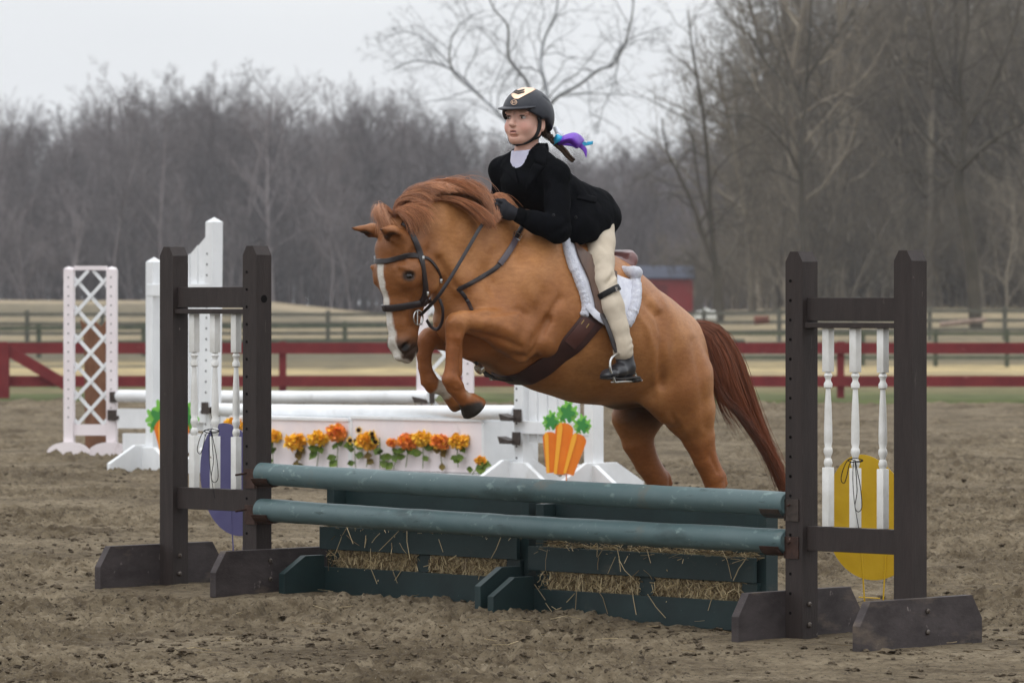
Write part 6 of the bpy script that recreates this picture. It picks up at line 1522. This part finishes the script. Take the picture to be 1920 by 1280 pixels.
def onhelm(poly, off, th, mt, name, par):
    """polygon in photo pixels laid on the helmet shell, triangulated finely"""
    bm = bmesh.new(); vs = [bm.verts.new((x, 0, y)) for x, y in poly]; bm.faces.new(vs); bmesh.ops.triangulate(bm, faces=bm.faces)
    bmesh.ops.subdivide_edges(bm, edges=bm.edges, cuts=3, use_grid_fill=True)
    m = MB(); V = [tuple(hsnap(v.co.x, v.co.z, off)[0]) for v in bm.verts]; bm.verts.index_update(); m.add(V, [[v.index for v in f.verts] for f in bm.faces]); bm.free()
    o = m.build(name, [mt], par); sd_ = o.modifiers.new('th', 'SOLIDIFY'); sd_.thickness = th; sd_.offset = 0; return o
onhelm([(957, 168), (966, 165), (985, 165), (1006, 167), (998, 172), (987, 178), (972, 186), (965, 186), (960, 181)], .0020, .002, m_gold, 'gold_trim', helmet)
for k, dy in enumerate((0, 4.0)): onhelm([(964 - k, 168.5 + dy), (972, 171 + dy), (984, 168.5 + dy), (983, 171 + dy), (972, 174 + dy), (965 - k, 171.5 + dy)], .0036, .001, m_strapb, 'chevron_inlay', helmet)
m = MB(); ring = [hsnap(964 + 5.4 * math.cos(a), 192.5 + 4.4 * math.sin(a), .002)[0] for a in np.linspace(0, 6.2832, 22)]; m.tube(ring, .0011, 6)
m.tube([hsnap(961.8, 190, .002)[0], hsnap(961.8, 195, .002)[0]], .0010, 6); m.tube([hsnap(966.2, 190, .002)[0], hsnap(966.2, 195, .002)[0]], .0010, 6); m.tube([hsnap(961.8, 192.5, .002)[0], hsnap(966.2, 192.5, .002)[0]], .0009, 6); m.build('round_emblem', [m_gold], helmet)
# harness
Hb = BVHTree.FromPolygons([Vector(v) for v in Vh], [list(map(int, x)) for x in qh])
def around(pts, wd, th, off):
    P = []; Nn = []
    for p in pts:
        r = Hb.find_nearest(p); P.append(r[0] + r[1] * off); Nn.append(r[1])
    return P, Nn
m = MB()
for s in (1, -1):
    P, Nn = around([hd(.076 * s, .014, .020), hd(.076 * s, .008, -.010), hd(.072 * s, .008, -.040), hd(.060 * s, .020, -.070), hd(.036 * s, .042, -.095), hd(.0, .062, -.108)], 0, 0, .003); strap(m, P, Nn, .016, .005)
    P, Nn = around([hd(.070 * s, -.062, -.010), hd(.070 * s, -.045, -.045), hd(.066 * s, -.010, -.066), hd(.056 * s, .022, -.080)], 0, 0, .003); strap(m, P, Nn, .013, .004)
m.build('chin_strap', [m_strapb], helmet, True)
# hair under the helmet, braid, ribbon
def tonemesh(name, V, q, parent, dark, light, t):
    me = mesh_np(name, V, q, [m_hairb], True); vcol(me, 'tone', np.array(dark) * (1 - t[:, None]) + np.array(light) * t[:, None]); return obj(name, me, parent)
bp0 = [H(1026, 250, .01), H(1042, 268, .03), H(1056, 280, .04), H(1064, 290, .045), H(1074, 300, .05)]
V = []; Q = []; T = []; k = 0
for s in range(3):
    P = bez(bp0, 10); n = len(P); P2 = []
    for i, p in enumerate(P):
        a = i * .75 + s * 2.094; P2.append(p + np.array(FL) * .009 * math.cos(a) + np.array(FH) * .006 * math.sin(2 * a) + np.array([0, 0, .006 * math.sin(a)]))
    R = [.0085 * (1 - .35 * i / n) for i in range(n)]; v, q, c = tube_np(P2, R, 8); V.append(v); Q.append(q + k); k += len(v); T.append(.5 + .5 * np.sin(np.arange(len(v)) * 1.7 + s))
tonemesh('hair_braid', np.concatenate(V), np.concatenate(Q), person, (.035, .02, .012), (.11, .065, .04), np.concatenate(T))
wg = [[hd(.070, -.02, .02), hd(.074, -.03, -.02), hd(.070, -.05, -.055), H(1030, 256, .01)], [hd(.060, .030, .035), hd(.068, .022, .005), hd(.070, .010, -.02), hd(.069, .0, -.045)],
      [hd(.03, -.09, -.03), hd(.03, -.09, -.06), H(1022, 256, 0), H(1034, 262, .02)]]
v, q, t = hair(wg[:1] + wg[2:], 260, 31, .0009, .0016, .006); tonemesh('hair', v, q, person, (.04, .022, .014), (.15, .09, .055), np.clip(t, 0, 1))
def sheet(rows, name, mt):
    """cloth through rows of (px, py, w) points"""
    R = [np.array([tuple(p) for p in bez([H(*p) for p in r], 5)]) for r in rows]; n = min(len(r) for r in R); R = np.array([[r[int(round(i * (len(r) - 1) / (n - 1)))] for i in range(n)] for r in R])
    C_ = np.array([[tuple(p) for p in bez([Vector(R[j, i]) for j in range(len(rows))], 4)] for i in range(n)]); a, b = C_.shape[:2]
    m = MB(); m.add(C_.reshape(-1, 3), [[i * b + j, i * b + j + 1, (i + 1) * b + j + 1, (i + 1) * b + j] for i in range(a - 1) for j in range(b - 1)]); o = m.build(name, [mt], person, True)
    t_ = o.modifiers.new('t', 'SOLIDIFY'); t_.thickness = .0012; return o
rp = mat('purple_ribbon', srgb(120, 60, 196), .4, .5, col2=srgb(100, 44, 176), nscale=20); rt = mat('turquoise_ribbon', srgb(40, 172, 220), .4, .5); rw = mat('white_ribbon', srgb(236, 240, 250), .4, .5)
sheet([[(1047, 262, .04), (1058, 254, .06), (1076, 249, .06), (1088, 254, .05), (1096, 263, .04)], [(1046, 268, .05), (1058, 262, .08), (1072, 260, .09), (1083, 268, .08), (1088, 272, .06)], [(1046, 272, .04), (1057, 270, .06), (1066, 268, .07), (1078, 275, .07), (1083, 279, .06)]], 'purple_ribbon', rp)
sheet([[(1084, 266, .04), (1094, 272, .03), (1100, 280, .03), (1100, 290, .03)], [(1084, 276, .03), (1092, 282, .03), (1096, 289, .03), (1099, 297, .03)]], 'purple_ribbon', rp)
sheet([[(1038, 268, .03), (1052, 267, .02), (1072, 268, .01), (1086, 272, .01)], [(1040, 274, .03), (1054, 273, .02), (1072, 275, .01), (1080, 279, .01)]], 'purple_ribbon', rp)
sheet([[(1038, 262, .04), (1044, 252, .06), (1054, 256, .06)], [(1040, 270, .05), (1046, 260, .07), (1055, 262, .06)], [(1036, 273, .04), (1044, 268, .06), (1052, 264, .06)]], 'turquoise_ribbon', rt)
sheet([[(1082, 264, .03), (1094, 266, .03), (1112, 265, .03)], [(1080, 271, .03), (1094, 274, .03), (1111, 271, .03)]], 'turquoise_ribbon', rt)
sheet([[(1037, 240, .03), (1042, 237, .04), (1046, 240, .04), (1056, 250, .04)], [(1042, 252, .04), (1046, 250, .05), (1050, 252, .05), (1056, 260, .04)]], 'white_ribbon', rw)
sheet([[(1086, 256, .035), (1094, 260, .035), (1101, 267, .035)], [(1084, 262, .035), (1092, 264, .035), (1100, 268, .035)]], 'white_ribbon', rw)
# collar
f = Field(H(990, 300, 0) - Vector((.14, .14, .10)), H(990, 300, 0) + Vector((.14, .14, .10)), .004)
f.cone(H(983, 281, 0), H(987, 316, 0), (.053, .055), (.066, .078), HL, .01, cap=.005); f.cone(hd(0, -.020, -.075), H(983, 278, 0), .046, .048, None, .003, 'sub')
V, q = f.mesh(2); obj('shirt_collar', mesh_np('shirt_collar', V, q, [m_collar], True), person)
# jacket
fj = Field(np.array(HO) + np.array([-.7, -.75, 1.35]), np.array(HO) + np.array([.75, .75, 1.97]), .0075)
c = lambda a, b, r0, r1, k=.03, w_=HL: fj.cone(a, b, r0, r1, w_, k)
c(H(990, 322, 0), H(1004, 346, 0), (.062, .085), (.098, .150), .03)
c(H(1004, 342, 0), H(1042, 368, 0), (.102, .145), (.105, .132)); c(H(1042, 368, 0), H(1076, 388, 0), (.100, .130), (.098, .122)); c(H(1076, 388, 0), H(1108, 402, 0), (.100, .125), (.108, .138))
c(H(1106, 402, 0), H(1118, 410, 0), (.100, .134), (.080, .122))
c(H(975, 345, 0), H(1000, 372, 0), (.060, .105), (.050, .10), .04)
c(J['s1'], J['s2'], (.048, .048), (.048, .048), .03); c(H(994, 288, .02), J['s1'], .052, .048, .05); c(H(984, 292, -.02), J['s2'], .046, .046, .05)
c(H(992, 282, .0) - HF * .02, H(996, 320, 0), (.066, .070), (.08, .10), .02)
# skirt
c(H(1080, 412, .12), H(1074, 436, .160), (.075, .045), (.062, .038), .06); c(H(1104, 405, .13), H(1102, 426, .180), (.085, .050), (.070, .042), .06); c(H(1122, 400, .12), H(1127, 414, .165), (.066, .045), (.052, .036), .05); c(H(1112, 398, .05), H(1130, 410, .08), (.060, .07), (.045, .06), .05)
c(H(1084, 412, -.10), H(1074, 442, -.135), (.075, .040), (.060, .030), .03); c(H(1110, 405, -.10), H(1118, 432, -.150), (.085, .045), (.070, .034), .03)
# sleeves
for a, b, d in (('s1', 'e1', 'w1'), ('s2', 'e2', 'w2')):
    fj.chain([(J[a], .050), (J[a] + (J[b] - J[a]) * .5, .050), (J[b], .051)], None, .02); fj.chain([(J[b], .050), (J[b] + (J[d] - J[b]) * .5, .045), (J[d] + (J[b] - J[d]) * .12, .034)], None, .02)
# folds
for P, r in (([H(1060, 345, .17), H(1062, 400, .19)], .012), ([H(1022, 350, .16), H(1014, 400, .17)], .010), ([H(1085, 372, .135), H(1110, 398, .145)], .010), ([H(1018, 412, .24), H(1000, 432, .20)], .008), ([H(1064, 418, .26), H(1040, 440, .25)], .008), ([H(990, 395, .17), H(984, 425, .165)], .006)):
    fj.cone(P[0], P[1], r, r, None, .02, 'sub')
# neck opening with the V of the lapels
fj.cone(H(983, 262, 0), H(984, 296, 0), .058, .058, None, .008, 'sub'); fj.cone(H(978, 280, 0) + FH * .05, H(978, 318, 0) + FH * .10, (.050, .050), (.012, .012), FL, .012, 'sub')
fj.cone(H(983, 262, 0) + FH * .10, H(983, 286, 0) + FH * .10, .075, .060, None, .02, 'sub')
V, q = fj.mesh(3)
n_ = (fbm(V[:, 0] * 14 + V[:, 1] * 8, V[:, 2] * 10, 3, 9) - .5) + .6 * (fbm(V[:, 0] * 30, V[:, 2] * 8 + V[:, 1] * 24, 3, 19) - .5)
V = V + n_[:, None] * np.array([.008, -.008, .005]); jk = obj('jacket', mesh_np('jacket', V, q, [m_jacket], True), person)
Jb = BVHTree.FromPolygons([Vector(v) for v in V], [list(map(int, x)) for x in q])
def jsnap(x, y, off): return snap(x, y, off, Jb, 0)
def jpatch(poly, off, mt, name, par, th=.004):
    bm = bmesh.new(); vs = [bm.verts.new((x, 0, y)) for x, y in poly]; bm.faces.new(vs); bmesh.ops.triangulate(bm, faces=bm.faces); bmesh.ops.subdivide_edges(bm, edges=bm.edges, cuts=3, use_grid_fill=True)
    bm.verts.index_update(); m = MB(); m.add([tuple(jsnap(v.co.x, v.co.z, off)[0]) for v in bm.verts], [[v.index for v in f.verts] for f in bm.faces]); bm.free()
    o = m.build(name, [mt], par, True); s_ = o.modifiers.new('t', 'SOLIDIFY'); s_.thickness = th; return o
jpatch([(1001, 282), (1018, 272), (1028, 290), (1024, 312), (1003, 304)], .005, m_jacket2, 'lapel', jk); jpatch([(1003, 306), (1022, 314), (1000, 340), (985, 360), (990, 330)], .005, m_jacket2, 'lapel', jk)
jpatch([(945, 302), (958, 290), (966, 312), (974, 350), (955, 330), (940, 314)], .005, m_jacket2, 'lapel', jk)
jpatch([(1083, 362), (1118, 372), (1116, 382), (1081, 374)], .004, m_jacket2, 'pocket_flap', jk)
for x, y in ((1038, 404), (1080, 408)): 
    m = MB(); p, n = jsnap(x, y, .004); m.lathe([(-.003, .006), (.002, .006), (.004, .003)], p, n, 10); m.build('button', [m_strapb], jk)
# breeches
fb = Field(np.array(HO) + np.array([-.7, -.75, .95]), np.array(HO) + np.array([.75, .75, 1.75]), .0075)
fb.cone(H(1098, 412, 0), H(1112, 420, 0), (.085, .12), (.08, .12), HL, .03)
for s in (0, 1):
    R_ = (lambda p: refl(p)) if s else (lambda p: p)
    fb.chain([(R_(H(1124, 424, .10)), .062), (R_(H(1125, 455, .15)), .060), (R_(H(1126, 490, .215)), .054), (R_(H(1132, 526, .262)), .049)], None, .02)
    fb.chain([(R_(H(1134, 530, .265)), .050), (R_(H(1148, 575, .305)), .048), (R_(H(1160, 615, .33)), .042), (R_(H(1167, 645, .343)), .040), (R_(H(1168, 660, .345)), .043)], None, .015)
    for a_, b_ in (((1142, 500, .30), (1122, 535, .33)), ((1150, 515, .30), (1128, 545, .32)), ((1126, 590, .33), (1150, 640, .37)), ((1148, 590, .35), (1160, 640, .385))): fb.cone(R_(H(*a_)), R_(H(*b_)), .006, .005, None, .015, 'sub')
V, q = fb.mesh(3); n_ = (fbm(V[:, 0] * 20 + V[:, 1] * 12, V[:, 2] * 12, 3, 13) - .5); 
px_, py_ = project(V); ph_ = py_ * .42 + px_ * .30 + 2.2 * fbm(px_ * .05, py_ * .05, 2, 5)
wr_ = np.maximum(np.exp(-((py_ - 508) / 20) ** 2), .8 * np.exp(-((py_ - 640) / 22) ** 2)) * sstep(-.2, .6, np.sin(px_ * .09 + py_ * .03) + .3); V = V + (np.sin(ph_) * wr_ * .0045)[:, None] * np.array([.5, -.8, .1])
V = V + n_[:, None] * np.array([.008, -.008, .004]); br_ = obj('breeches', mesh_np('breeches', V, q, [m_breech], True), person)
Bb = BVHTree.FromPolygons([Vector(v) for v in V], [list(map(int, x)) for x in q])
kc = H(1140, 549, .285); ka = (H(1148, 575, .305) - H(1134, 530, .265)).normalized(); ka = (ka - HF * .28).normalized(); ku = ka.cross(HL).normalized(); kv = ka.cross(ku)
kd = [ku * math.cos(a) + kv * math.sin(a) for a in np.linspace(0, 2 * math.pi, 17)]
m = MB(); strap(m, [kc + d * .0535 for d in kd], kd, .024, .005, sub=2); m.build('knee_strap', [m_strapb], br_, True)
m = MB(); p, n = snap(1152, 544, .010, Bb); m.box(p, (.016, .004, .020), (FL, n, (0, 0, 1)), bev=.001); m.build('strap_buckle', [m_steel], br_)
# boots
for s in (0, 1):
    R_ = (lambda p: refl(p)) if s else (lambda p: p)
    f = Field(tuple(min(a, b) for a, b in zip(R_(H(1110, 720, .34)), R_(H(1215, 650, .40)))), tuple(max(a, b) for a, b in zip(R_(H(1110, 720, .34)), R_(H(1215, 650, .40)))), .005) if 0 else None
    c0 = R_(H(1165, 690, .35)); f = Field(c0 - Vector((.2, .2, .12)), c0 + Vector((.2, .2, .12)), .005); L_ = refn(HL) if s else HL
    f.chain([(R_(H(1170, 662, .345)), (.040, .036)), (R_(H(1173, 682, .345)), (.040, .034))], L_, .015); f.chain([(R_(H(1178, 692, .340)), (.032, .032)), (R_(H(1158, 696, .355)), (.028, .036)), (R_(H(1142, 701, .370)), (.018, .036)), (R_(H(1134, 704, .376)), (.012, .026))], L_, .02)
    V, q = f.mesh(2); bt = obj('boot', mesh_np('boot', V, q, [m_boot], True), person)
    f = Field(c0 - Vector((.2, .2, .14)), c0 + Vector((.2, .2, .10)), .004)
    f.chain([(R_(H(1192, 707, .333)), (.006, .030)), (R_(H(1160, 710, .355)), (.006, .036)), (R_(H(1134, 709, .376)), (.005, .030))], L_, .004); f.chain([(R_(H(1194, 712, .332)), (.010, .028)), (R_(H(1184, 713, .338)), (.010, .028))], L_, .004)
    V, q = f.mesh(1); obj('sole', mesh_np('sole', V, q, [mat('boot_sole', srgb(58, 54, 52), .7, .3)], True), bt)
# gloves: palm, four curled fingers, thumb
def glove(wr, pal, s, name):
    c0 = (wr + pal) / 2; f = Field(c0 - Vector((.12, .12, .12)), c0 + Vector((.12, .12, .12)), .0035); d = (pal - wr).normalized(); sd_ = HL * s; dn = d.cross(sd_).normalized()
    if dn.z > 0: dn = -dn
    f.cone(wr - d * .02, wr + d * .01, .027, .024, None, .01); f.cone(wr + d * .005, pal, (.034, .017), (.036, .018), sd_, .012)
    across = dn
    for i in range(4):
        o = pal + across * (-.026 + .0175 * i) + d * (.010 - .003 * abs(i - 1)); Ln = (.024, .027, .025, .020)[i]; r = (.0088, .0090, .0086, .0078)[i]
        p1 = o + d * Ln + sd_ * .003; p2 = p1 - sd_ * Ln * .85 + d * .006; p3 = p2 - d * Ln * .55 - sd_ * .008
        f.chain([(o, r * 1.05), (p1, r), (p2, r * .92), (p3, r * .85)], None, .004)
    t0 = wr + d * .022 - across * .024; t1 = t0 + d * .026 - across * .012 - sd_ * .006; t2 = t1 + d * .022 + across * .004 - sd_ * .010; f.chain([(t0, .0115), (t1, .0105), (t2, .009)], None, .005)
    V, q = f.mesh(2); return obj(name, mesh_np(name, V, q, [m_glove], True), person)
g1 = glove(H(960, 400, .118), H(942, 393, .112), 1, 'glove'); glove(H(932, 392, -.10), H(916, 388, -.10), -1, 'glove')
